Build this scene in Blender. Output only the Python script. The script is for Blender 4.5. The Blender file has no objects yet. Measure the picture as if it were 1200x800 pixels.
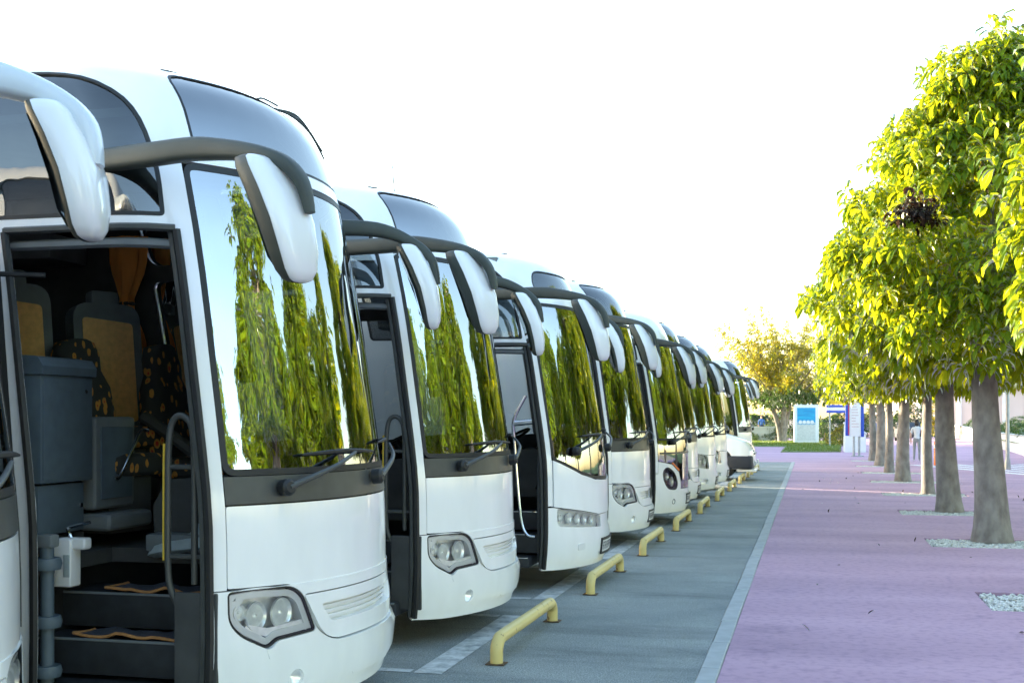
import bpy, bmesh, math, random
import numpy as np
from mathutils import Vector, Matrix, noise as mnoise
random.seed(7)
R_ = math.radians
scene = bpy.context.scene
C = scene.collection

# ------------------------------------------------------------------ camera
cam = bpy.data.cameras.new('camera'); cam_o = bpy.data.objects.new('camera', cam); C.objects.link(cam_o)
cam_o.location = (0, 0, 1.75); cam_o.rotation_euler = (R_(90), 0, R_(13.9))
cam.sensor_width = 36; cam.lens = 42.42; cam.shift_y = 0.075
cam.clip_start = 0.1; cam.clip_end = 3000
cam.dof.use_dof = True; cam.dof.focus_distance = 10.0; cam.dof.aperture_fstop = 6.3
scene.camera = cam_o

# ------------------------------------------------------------------ sky, sun, exposure
SUN_EL = R_(9)
SUN_DIR = Vector((-math.cos(R_(24)), math.sin(R_(24)), 0))       # horizontal direction towards the sun
world = bpy.data.worlds.new('World'); scene.world = world; world.use_nodes = True
wn = world.node_tree; bg = wn.nodes['Background']
sky = wn.nodes.new('ShaderNodeTexSky'); sky.sky_type = 'NISHITA'; sky.sun_disc = False
sky.sun_elevation = SUN_EL
sky.sun_rotation = math.atan2(SUN_DIR.x, SUN_DIR.y)
sky.air_density = 1.0; sky.dust_density = 1.2; sky.ozone_density = 1.0
wn.links.new(sky.outputs[0], bg.inputs[0]); bg.inputs[1].default_value = 0.15
sun = bpy.data.lights.new('sun', 'SUN'); sun_o = bpy.data.objects.new('sun', sun); C.objects.link(sun_o)
sun.energy = 3.6; sun.angle = R_(0.55); sun.color = (1.0, 0.86, 0.62)
to_sun = (SUN_DIR * math.cos(SUN_EL) + Vector((0, 0, math.sin(SUN_EL)))).normalized()
sun_o.rotation_euler = to_sun.to_track_quat('Z', 'Y').to_euler()
sun_o.location = (-30, 20, 30)
vs = scene.view_settings
vs.view_transform = 'Standard'; vs.look = 'None'; vs.gamma = 1.0; vs.use_curve_mapping = False
vs.exposure = 2.9

# ------------------------------------------------------------------ materials
M = {}
def nt(name):
    m = bpy.data.materials.new(name); m.use_nodes = True
    n = m.node_tree; return m, n, n.nodes['Principled BSDF'], n.nodes['Material Output']
def mat(name, col, rough=.5, metal=0., var=.12, scale=6., bump=0., bscale=60., coat=0., spec=.5, col2=None, stretch=None, thr=None):
    m, n, p, o = nt(name); L = n.links
    tc = n.nodes.new('ShaderNodeTexCoord'); src = tc.outputs['Object']
    if stretch:
        mp = n.nodes.new('ShaderNodeMapping'); mp.inputs['Scale'].default_value = stretch
        L.new(src, mp.inputs[0]); src = mp.outputs[0]
    ns = n.nodes.new('ShaderNodeTexNoise'); ns.inputs['Scale'].default_value = scale; ns.inputs['Detail'].default_value = 6
    L.new(src, ns.inputs['Vector'])
    cr = n.nodes.new('ShaderNodeValToRGB')
    a, b = thr or (.3, .7)
    cr.color_ramp.elements[0].position = a; cr.color_ramp.elements[1].position = b
    c2 = col2 or tuple(min(1, c * (1 - var)) for c in col)
    c1 = col if col2 else tuple(min(1, c * (1 + var * .5)) for c in col)
    cr.color_ramp.elements[0].color = (*c2, 1); cr.color_ramp.elements[1].color = (*c1, 1)
    L.new(ns.outputs['Fac'], cr.inputs[0]); L.new(cr.outputs[0], p.inputs['Base Color'])
    p.inputs['Roughness'].default_value = rough; p.inputs['Metallic'].default_value = metal
    p.inputs['Coat Weight'].default_value = coat; p.inputs['Coat Roughness'].default_value = .06
    p.inputs['Specular IOR Level'].default_value = spec
    if bump:
        nb = n.nodes.new('ShaderNodeTexNoise'); nb.inputs['Scale'].default_value = bscale; nb.inputs['Detail'].default_value = 5
        L.new(src, nb.inputs['Vector'])
        bm_ = n.nodes.new('ShaderNodeBump'); bm_.inputs['Strength'].default_value = bump; bm_.inputs['Distance'].default_value = .01
        L.new(nb.outputs['Fac'], bm_.inputs['Height']); L.new(bm_.outputs[0], p.inputs['Normal'])
    M[name] = m; return m
def glassmat(name, tint, ior=1.75, rough=0.0):
    m = bpy.data.materials.new(name); m.use_nodes = True; n = m.node_tree; n.nodes.clear(); L = n.links
    o = n.nodes.new('ShaderNodeOutputMaterial'); mx = n.nodes.new('ShaderNodeMixShader')
    fr = n.nodes.new('ShaderNodeFresnel'); fr.inputs['IOR'].default_value = ior
    tr = n.nodes.new('ShaderNodeBsdfTransparent'); tr.inputs[0].default_value = (*tint, 1)
    gl = n.nodes.new('ShaderNodeBsdfGlossy'); gl.inputs['Roughness'].default_value = rough; gl.inputs[0].default_value = (.95, .97, .97, 1)
    # very shallow undulation of bent glass
    tc = n.nodes.new('ShaderNodeTexCoord'); ns = n.nodes.new('ShaderNodeTexNoise'); ns.inputs['Scale'].default_value = 2.2; ns.inputs['Detail'].default_value = 2
    mp = n.nodes.new('ShaderNodeMapping'); mp.inputs['Scale'].default_value = (1.6, 1.6, .55); L.new(tc.outputs['Object'], mp.inputs[0]); L.new(mp.outputs[0], ns.inputs['Vector'])
    b = n.nodes.new('ShaderNodeBump'); b.inputs['Strength'].default_value = .3; b.inputs['Distance'].default_value = .02
    L.new(ns.outputs['Fac'], b.inputs['Height']); L.new(b.outputs[0], gl.inputs['Normal'])
    L.new(fr.outputs[0], mx.inputs[0]); L.new(tr.outputs[0], mx.inputs[1]); L.new(gl.outputs[0], mx.inputs[2]); L.new(mx.outputs[0], o.inputs[0])
    M[name] = m; return m
glassmat('windscreen_glass', (.45, .52, .49), 4.4)
glassmat('side_glass', (.45, .50, .51), 2.2)
glassmat('dark_glass', (.05, .055, .06), 4.2)
glassmat('lens_glass', (.93, .95, .96), 1.45)
mat('white_paint', (.85, .86, .86), .28, var=.09, scale=1.3, coat=.8, stretch=(2.2, 2.2, .7))
mat('white_plastic', (.74, .75, .76), .35, var=.06, scale=3, coat=.3)
mat('grille_white', (.72, .73, .74), .3, var=.05, scale=3, coat=.5)
mat('trim_grey', (.055, .06, .058), .42, var=.2, scale=8, bump=.05, bscale=300)
mat('seal_black', (.012, .013, .014), .55, var=.3, scale=8)
mat('arm_grey', (.045, .055, .046), .55, var=.2, scale=6)
mat('arm_white', (.62, .68, .72), .3, var=.06, scale=4, coat=.5)
mat('chrome', (.78, .80, .82), .12, metal=1., var=.05)
mat('lamp_silver', (.93, .95, .96), .28, metal=.55, var=.15, scale=20)
mat('lamp_bowl', (.80, .82, .84), .3, metal=.2, var=.3, scale=14)
mat('lamp_frame', (.72, .74, .78), .3, metal=.2, var=.1)
mat('mirror_glass', (.8, .82, .82), .02, metal=1., var=.02)
mat('interior_dark', (.050, .053, .054), .75, var=.3, scale=5, bump=.08, bscale=150)
mat('interior_grey', (.15, .17, .18), .6, var=.15, scale=5, bump=.05, bscale=200)
mat('cabinet_grey', (.085, .118, .145), .55, var=.12, scale=14, bump=.1, bscale=400)
mat('seat_grey', (.12, .14, .145), .6, var=.15, scale=8)
mat('seat_tan', (.74, .44, .17), .8, var=.15, scale=30, bump=.15, bscale=200)
mat('curtain_orange', (.68, .25, .05), .85, var=.25, scale=6, stretch=(1, 1, .1))
mat('step_dark', (.022, .026, .032), .6, var=.3, scale=12, bump=.1, bscale=120)
mat('mat_grey', (.06, .065, .08), .9, var=.4, scale=90, bump=.4, bscale=160)
mat('mat_trim', (.42, .20, .07), .8, var=.25, scale=30)
mat('rail_yellow', (.55, .38, .04), .45, var=.15, scale=20)
mat('cushion', (.34, .40, .42), .85, var=.2, scale=10, bump=.2, bscale=40)
mat('film', (.16, .17, .17), .12, var=.6, scale=9, bump=.9, bscale=25, stretch=(1, 1, 4))
mat('tyre', (.018, .018, .019), .85, var=.3, scale=30, bump=.2, bscale=80)
mat('rim_steel', (.35, .36, .37), .4, metal=.7, var=.15)
mat('orange_lens', (.75, .16, .03), .25, var=.1, scale=30)
mat('fog_glass', (.10, .13, .14), .1, var=.3, scale=20, coat=.5)
mat('plate_white', (.70, .72, .72), .45, var=.08, scale=30)
mat('plate_ink', (.03, .035, .06), .5, var=.2)
mat('van_bumper', (.020, .025, .038), .5, var=.2, scale=6)
mat('ground_far', (.20, .19, .17), .95, var=.2, scale=.3)
mat('kerb_stone', (.37, .40, .41), .85, var=.18, scale=5, bump=.3, bscale=90)
mat('gravel', (.80, .80, .77), .85, var=.0, scale=35, col2=(.42, .42, .39))
mat('soil', (.055, .05, .045), .95, var=.3, scale=20, bump=.4, bscale=80)
mat('bark', (.30, .275, .245), .9, var=.0, scale=7, bump=.9, bscale=26, col2=(.165, .14, .128), stretch=(1, 1, .55), thr=(.33, .66))
mat('yellow_paint', (.58, .47, .18), .45, var=.0, scale=16, bump=.1, bscale=120, col2=(.26, .18, .08), thr=(.31, .37))
mat('rust', (.10, .06, .03), .85, var=.4, scale=30)
mat('wall_white', (.72, .72, .70), .8, var=.1, scale=1.5)
mat('building_pale', (.62, .52, .46), .85, var=.08, scale=.4)
mat('ledge_dark', (.05, .055, .06), .7, var=.2)
mat('metal_grey', (.35, .37, .38), .45, metal=.6, var=.15)
mat('sign_white', (.78, .78, .78), .35, var=.04)
mat('sign_blue', (.03, .09, .50), .4, var=.08)
mat('sign_yellow', (.80, .50, .02), .45, var=.06)
mat('sign_red', (.45, .05, .12), .45, var=.08)
mat('poster_sea', (.02, .42, .70), .3, var=.0, scale=4, col2=(.01, .20, .52), stretch=(.3, 1, 2.2))
mat('poster_sand', (.62, .62, .60), .5, var=.15, scale=9)
mat('print_pale', (.62, .50, .52), .5, var=.1)
mat('skin', (.50, .30, .21), .6, var=.08); mat('hair_dark', (.02, .016, .014), .6, var=.3); mat('hair_grey', (.40, .33, .30), .7, var=.2)
mat('cloth_teal', (.06, .42, .42), .85, var=.15); mat('cloth_black', (.02, .02, .025), .85, var=.3); mat('cloth_white', (.66, .68, .70), .85, var=.1)
mat('cloth_grey', (.26, .27, .27), .85, var=.15); mat('cloth_blue', (.06, .16, .50), .85, var=.15); mat('cloth_navy', (.02, .03, .09), .85, var=.2); mat('cap_white', (.75, .75, .75), .8, var=.06)
mat('parasol', (.55, .56, .58), .85, var=.08)
mat('antenna', (.20, .22, .22), .5, var=.1)

# paving of pressed red-violet concrete with grime and darker worn trails
def paving():
    m, n, p, o = nt('paving'); L = n.links
    tc = n.nodes.new('ShaderNodeTexCoord')
    a = n.nodes.new('ShaderNodeTexNoise'); a.inputs['Scale'].default_value = .55; a.inputs['Detail'].default_value = 7
    b = n.nodes.new('ShaderNodeTexNoise'); b.inputs['Scale'].default_value = 14; b.inputs['Detail'].default_value = 8
    mp = n.nodes.new('ShaderNodeMapping'); mp.inputs['Scale'].default_value = (.35, 1.6, 1)
    L.new(tc.outputs['Object'], mp.inputs[0]); L.new(mp.outputs[0], a.inputs['Vector']); L.new(tc.outputs['Object'], b.inputs['Vector'])
    r1 = n.nodes.new('ShaderNodeValToRGB'); r1.color_ramp.elements[0].position = .32; r1.color_ramp.elements[1].position = .66
    r1.color_ramp.elements[0].color = (.385, .245, .335, 1); r1.color_ramp.elements[1].color = (.505, .325, .425, 1)
    r2 = n.nodes.new('ShaderNodeValToRGB'); r2.color_ramp.elements[0].position = .30; r2.color_ramp.elements[1].position = .52
    r2.color_ramp.elements[0].color = (.62, .62, .68, 1); r2.color_ramp.elements[1].color = (1, 1, 1, 1)
    mx = n.nodes.new('ShaderNodeMix'); mx.data_type = 'RGBA'; mx.blend_type = 'MULTIPLY'; mx.inputs[0].default_value = .55
    L.new(a.outputs['Fac'], r1.inputs[0]); L.new(b.outputs['Fac'], r2.inputs[0]); L.new(r1.outputs[0], mx.inputs[6]); L.new(r2.outputs[0], mx.inputs[7])
    st_ = n.nodes.new('ShaderNodeTexNoise'); st_.inputs['Scale'].default_value = 1.9; st_.inputs['Detail'].default_value = 9; st_.inputs['Roughness'].default_value = .68; L.new(tc.outputs['Object'], st_.inputs['Vector'])
    r3 = n.nodes.new('ShaderNodeValToRGB'); r3.color_ramp.elements[0].position = .33; r3.color_ramp.elements[1].position = .43; r3.color_ramp.elements[0].color = (.72, .72, .78, 1); r3.color_ramp.elements[1].color = (1, 1, 1, 1); L.new(st_.outputs['Fac'], r3.inputs[0])
    m3 = n.nodes.new('ShaderNodeMix'); m3.data_type = 'RGBA'; m3.blend_type = 'MULTIPLY'; m3.inputs[0].default_value = .7; L.new(mx.outputs[2], m3.inputs[6]); L.new(r3.outputs[0], m3.inputs[7])
    L.new(m3.outputs[2], p.inputs['Base Color']); p.inputs['Roughness'].default_value = .88
    c = n.nodes.new('ShaderNodeTexNoise'); c.inputs['Scale'].default_value = 140; c.inputs['Detail'].default_value = 4; L.new(tc.outputs['Object'], c.inputs['Vector'])
    bp = n.nodes.new('ShaderNodeBump'); bp.inputs['Strength'].default_value = .3; bp.inputs['Distance'].default_value = .01
    L.new(c.outputs['Fac'], bp.inputs['Height']); L.new(bp.outputs[0], p.inputs['Normal'])
    M['paving'] = m
paving()
def asphalt_mat():
    m, n, p, o = nt('asphalt'); L = n.links; tc = n.nodes.new('ShaderNodeTexCoord')
    def noise(sc, det, vec=None, ro=.5):
        q = n.nodes.new('ShaderNodeTexNoise'); q.inputs['Scale'].default_value = sc; q.inputs['Detail'].default_value = det; q.inputs['Roughness'].default_value = ro; L.new(vec or tc.outputs['Object'], q.inputs['Vector']); return q
    def ramp(src, a, b, ca, cb):
        r = n.nodes.new('ShaderNodeValToRGB'); r.color_ramp.elements[0].position = a; r.color_ramp.elements[1].position = b; r.color_ramp.elements[0].color = (*ca, 1); r.color_ramp.elements[1].color = (*cb, 1); L.new(src, r.inputs[0]); return r
    def mul(x, y, f):
        q = n.nodes.new('ShaderNodeMix'); q.data_type = 'RGBA'; q.blend_type = 'MULTIPLY'; q.inputs[0].default_value = f; L.new(x, q.inputs[6]); L.new(y, q.inputs[7]); return q.outputs[2]
    base = ramp(noise(.7, 7, ro=.6).outputs['Fac'], .3, .7, (.215, .252, .258), (.34, .375, .37))
    grit = ramp(noise(95, 3).outputs['Fac'], .36, .62, (.50, .51, .53), (1.25, 1.25, 1.22))
    vo = n.nodes.new('ShaderNodeTexVoronoi'); vo.inputs['Scale'].default_value = 130; L.new(tc.outputs['Object'], vo.inputs['Vector'])
    chips = ramp(vo.outputs['Color'], .15, .95, (.62, .63, .64), (1.2, 1.2, 1.17))
    mp = n.nodes.new('ShaderNodeMapping'); mp.inputs['Scale'].default_value = (.5, 2.2, 1); L.new(tc.outputs['Object'], mp.inputs[0])
    oil = ramp(noise(.9, 8, mp.outputs[0], .68).outputs['Fac'], .33, .50, (.45, .46, .48), (1, 1, 1))
    c = mul(mul(mul(base.outputs[0], grit.outputs[0], .85), chips.outputs[0], .8), oil.outputs[0], .55)
    L.new(c, p.inputs['Base Color']); p.inputs['Roughness'].default_value = .85
    bp = n.nodes.new('ShaderNodeBump'); bp.inputs['Strength'].default_value = .6; bp.inputs['Distance'].default_value = .008; L.new(noise(150, 4).outputs['Fac'], bp.inputs['Height']); L.new(bp.outputs[0], p.inputs['Normal']); M['asphalt'] = m
asphalt_mat()
# worn road paint: paint broken by the asphalt below it
def worn(name, col, amount):
    m, n, p, o = nt(name); L = n.links
    tc = n.nodes.new('ShaderNodeTexCoord'); a = n.nodes.new('ShaderNodeTexNoise'); a.inputs['Scale'].default_value = 7; a.inputs['Detail'].default_value = 9; a.inputs['Roughness'].default_value = .7
    L.new(tc.outputs['Object'], a.inputs['Vector'])
    r = n.nodes.new('ShaderNodeValToRGB'); r.color_ramp.elements[0].position = amount - .1; r.color_ramp.elements[1].position = amount + .14
    r.color_ramp.elements[0].color = (.22, .25, .253, 1); r.color_ramp.elements[1].color = (*col, 1)
    L.new(a.outputs['Fac'], r.inputs[0]); L.new(r.outputs[0], p.inputs['Base Color']); p.inputs['Roughness'].default_value = .85; M[name] = m
worn('road_paint', (.55, .58, .58), .45)
worn('crossing_paint', (.78, .78, .78), .34)
# patterned seat cloth
def seatcloth():
    m, n, p, o = nt('seat_cloth'); L = n.links
    tc = n.nodes.new('ShaderNodeTexCoord'); mp = n.nodes.new('ShaderNodeMapping'); mp.inputs['Scale'].default_value = (19, 19, 11); mp.inputs['Rotation'].default_value = (.3, .4, .5)
    v = n.nodes.new('ShaderNodeTexVoronoi'); v.inputs['Scale'].default_value = 1; ns = n.nodes.new('ShaderNodeTexNoise'); ns.inputs['Scale'].default_value = 16
    L.new(tc.outputs['Object'], mp.inputs[0]); L.new(mp.outputs[0], v.inputs['Vector']); L.new(tc.outputs['Object'], ns.inputs['Vector'])
    r = n.nodes.new('ShaderNodeValToRGB'); e = r.color_ramp.elements; r.color_ramp.interpolation = 'CONSTANT'
    e[0].position = 0; e[0].color = (.40, .05, .02, 1); e[1].position = .16; e[1].color = (.42, .20, .04, 1)
    x = e.new(.36); x.color = (.028, .030, .030, 1)
    ad = n.nodes.new('ShaderNodeMath'); ad.operation = 'MULTIPLY_ADD'; ad.inputs[1].default_value = .5; ad.inputs[2].default_value = -.22
    ad2 = n.nodes.new('ShaderNodeMath'); ad2.operation = 'ADD'
    L.new(ns.outputs['Fac'], ad.inputs[0]); L.new(ad.outputs[0], ad2.inputs[0]); L.new(v.outputs['Distance'], ad2.inputs[1])
    L.new(ad2.outputs[0], r.inputs[0]); L.new(r.outputs[0], p.inputs['Base Color']); p.inputs['Roughness'].default_value = .9; M['seat_cloth'] = m
seatcloth()
def leafmat(name, d, t, var=.35):
    m = bpy.data.materials.new(name); m.use_nodes = True; n = m.node_tree; n.nodes.clear(); L = n.links
    o = n.nodes.new('ShaderNodeOutputMaterial')
    at = n.nodes.new('ShaderNodeAttribute'); at.attribute_name = 'tone'
    def ramp(c):
        r = n.nodes.new('ShaderNodeValToRGB')
        r.color_ramp.elements[0].color = (c[0] * (1 - var), c[1] * (1 - var * .7), c[2], 1)
        r.color_ramp.elements[1].color = (min(1, c[0] * (1 + var * 1.5)), min(1, c[1] * (1 + var * .6)), c[2], 1)
        L.new(at.outputs['Fac'], r.inputs[0]); return r
    a, b = ramp(d), ramp(t)
    df = n.nodes.new('ShaderNodeBsdfDiffuse'); tl = n.nodes.new('ShaderNodeBsdfTranslucent'); gl = n.nodes.new('ShaderNodeBsdfGlossy'); gl.inputs['Roughness'].default_value = .38
    gl.inputs[0].default_value = (.9, .95, .9, 1)
    L.new(a.outputs[0], df.inputs[0]); L.new(b.outputs[0], tl.inputs[0])
    ad = n.nodes.new('ShaderNodeMixShader'); ad.inputs[0].default_value = .58; L.new(df.outputs[0], ad.inputs[1]); L.new(tl.outputs[0], ad.inputs[2])
    m2 = n.nodes.new('ShaderNodeMixShader'); fr = n.nodes.new('ShaderNodeFresnel'); fr.inputs[0].default_value = 1.18; L.new(fr.outputs[0], m2.inputs[0])
    L.new(ad.outputs[0], m2.inputs[1]); L.new(gl.outputs[0], m2.inputs[2]); L.new(m2.outputs[0], o.inputs[0]); M[name] = m
leafmat('leaf_green', (.13, .25, .014), (.50, .58, .012))
leafmat('leaf_golden', (.36, .35, .03), (.56, .54, .03))
leafmat('leaf_hedge', (.06, .12, .025), (.10, .18, .03))
leafmat('leaf_lime', (.28, .28, .03), (.34, .32, .03))
leafmat('leaf_dead', (.035, .020, .012), (.03, .018, .01))
leafmat('grass_blade', (.11, .19, .03), (.16, .24, .03))

# ------------------------------------------------------------------ helpers
def tag(o, label, cat, group=None):
    o['label'] = label; o['category'] = cat
    if group: o['group'] = group
    return o
def struct(o): o['kind'] = 'structure'; return o
def empty(name, loc=(0, 0, 0), rz=0):
    o = bpy.data.objects.new(name, None); C.objects.link(o); o.location = loc; o.rotation_euler = (0, 0, rz); o.empty_display_size = .3; return o
def copy_tree(o, parent=None):
    c = o.copy(); C.objects.link(c); c.parent = parent
    for ch in list(o.children): copy_tree(ch, c)
    return c
def mk(name, verts, faces, m, parent=None, sharp=35, smooth=True, normals=None):
    me = bpy.data.meshes.new(name); me.from_pydata([tuple(v) for v in verts], [], [tuple(f) for f in faces])
    me.materials.append(M[m] if isinstance(m, str) else m)
    if smooth:
        me.polygons.foreach_set('use_smooth', [True] * len(me.polygons))
        if normals is not None: me.normals_split_custom_set_from_vertices([tuple(n) for n in normals])
        elif sharp: me.set_sharp_from_angle(angle=R_(sharp))
    me.update()
    o = bpy.data.objects.new(name, me); C.objects.link(o); o.parent = parent
    return o
def frombm(name, bm, m, parent=None, sharp=35):
    me = bpy.data.meshes.new(name); bm.to_mesh(me); bm.free(); me.materials.append(M[m])
    me.polygons.foreach_set('use_smooth', [True] * len(me.polygons)); me.set_sharp_from_angle(angle=R_(sharp))
    o = bpy.data.objects.new(name, me); C.objects.link(o); o.parent = parent; return o
def boxbm(bm, x0, x1, y0, y1, z0, z1, bev=0., seg=2, mtx=None):
    r = bmesh.ops.create_cube(bm, size=1); vs_ = r['verts']
    for v in vs_: v.co = Vector(((x0 + x1) / 2 + v.co.x * (x1 - x0), (y0 + y1) / 2 + v.co.y * (y1 - y0), (z0 + z1) / 2 + v.co.z * (z1 - z0)))
    es = list({e for v in vs_ for e in v.link_edges})
    if bev:
        r = bmesh.ops.bevel(bm, geom=es, offset=bev, segments=seg, affect='EDGES', profile=.6); vs_ = [v for v in bm.verts if v.is_valid and v in set(r['verts'])] or vs_
    if mtx is not None: bmesh.ops.transform(bm, matrix=mtx, verts=list({v for v in bm.verts}))
def box(name, x0, x1, y0, y1, z0, z1, m, parent=None, bev=.01, seg=2, mtx=None):
    bm = bmesh.new(); boxbm(bm, x0, x1, y0, y1, z0, z1, bev, seg, mtx); return frombm(name, bm, m, parent)
def loft(rings, closed=True, cap=True):
    n = len(rings[0]); V = [p for r in rings for p in r]; F = []
    for i in range(len(rings) - 1):
        for j in range(n if closed else n - 1):
            a, b = i * n + j, i * n + (j + 1) % n
            F.append((a, b, b + n, a + n))
    if cap and closed:
        F.append(tuple(range(n - 1, -1, -1))); F.append(tuple((len(rings) - 1) * n + k for k in range(n)))
    return V, F
def smooth_path(pts, sub=6):
    P = [Vector(p) for p in pts]
    if len(P) < 3: return P
    out = []
    for i in range(len(P) - 1):
        p0 = P[max(i - 1, 0)]; p1 = P[i]; p2 = P[i + 1]; p3 = P[min(i + 2, len(P) - 1)]
        for k in range(sub):
            t = k / sub
            out.append(.5 * ((2 * p1) + (p2 - p0) * t + (2 * p0 - 5 * p1 + 4 * p2 - p3) * t * t + (3 * p1 - p0 - 3 * p2 + p3) * t ** 3))
    out.append(P[-1]); return out
def tube_vf(path, rad, seg=10, rad2=None, up=None, sq=1.):
    P = [Vector(p) for p in path]; n = len(P)
    rs = rad if isinstance(rad, (list, tuple)) else [rad] * n
    r2 = (rad2 if isinstance(rad2, (list, tuple)) else [rad2] * n) if rad2 else rs
    if len(rs) != n: rs = list(np.interp(np.linspace(0, 1, n), np.linspace(0, 1, len(rs)), rs))
    if len(r2) != n: r2 = list(np.interp(np.linspace(0, 1, n), np.linspace(0, 1, len(r2)), r2))
    rings = []; prev = None
    for i in range(n):
        t = (P[min(i + 1, n - 1)] - P[max(i - 1, 0)]).normalized()
        if prev is None:
            a = Vector(up) if up else (Vector((0, 0, 1)) if abs(t.z) < .9 else Vector((1, 0, 0)))
        else: a = prev
        a = (a - t * a.dot(t)).normalized(); b = t.cross(a); prev = a
        rings.append([P[i] + a * (math.copysign(abs(math.cos(q)) ** sq, math.cos(q)) * rs[i]) + b * (math.copysign(abs(math.sin(q)) ** sq, math.sin(q)) * r2[i]) for q in [2 * math.pi * k / seg for k in range(seg)]])
    return loft(rings)
def join(parts):
    V = []; F = []
    for v, f in parts:
        o = len(V); V += list(v); F += [tuple(i + o for i in q) for q in f]
    return V, F
def tube(name, path, rad, m, parent=None, seg=10, sub=6, rad2=None, up=None, sq=1.):
    v, f = tube_vf(smooth_path(path, sub), rad, seg, rad2, up, sq); return mk(name, v, f, m, parent, sharp=50)
def lathe_vf(prof, n=20, p=(0, 0, 0), axis=(0, 0, 1)):
    q = Vector((0, 0, 1)).rotation_difference(Vector(axis).normalized()); p = Vector(p)
    rings = [[p + q @ Vector((r * math.cos(2 * math.pi * k / n), r * math.sin(2 * math.pi * k / n), h)) for k in range(n)] for r, h in prof]
    return loft(rings)
def lathe(name, prof, m, parent=None, n=20, p=(0, 0, 0), axis=(0, 0, 1), sharp=40):
    v, f = lathe_vf(prof, n, p, axis); return mk(name, v, f, m, parent, sharp=sharp)
def fillet(pts, r, seg=5):
    out = []; n = len(pts)
    for i in range(n):
        a = np.array(pts[i - 1][:2]); b = np.array(pts[i][:2]); c = np.array(pts[(i + 1) % n][:2])
        rr = pts[i][2] if len(pts[i]) > 2 else r
        if rr <= 0: out.append(tuple(b)); continue
        d1 = min(rr, np.linalg.norm(a - b) * .48); d2 = min(rr, np.linalg.norm(c - b) * .48)
        s = b + (a - b) / np.linalg.norm(a - b) * d1; e = b + (c - b) / np.linalg.norm(c - b) * d2
        for k in range(seg + 1):
            t = k / seg; out.append(tuple((1 - t) ** 2 * s + 2 * t * (1 - t) * b + t * t * e))
    return out
def mir(poly): return [(-p[0],) + tuple(p[1:]) for p in poly[::-1]]

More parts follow.
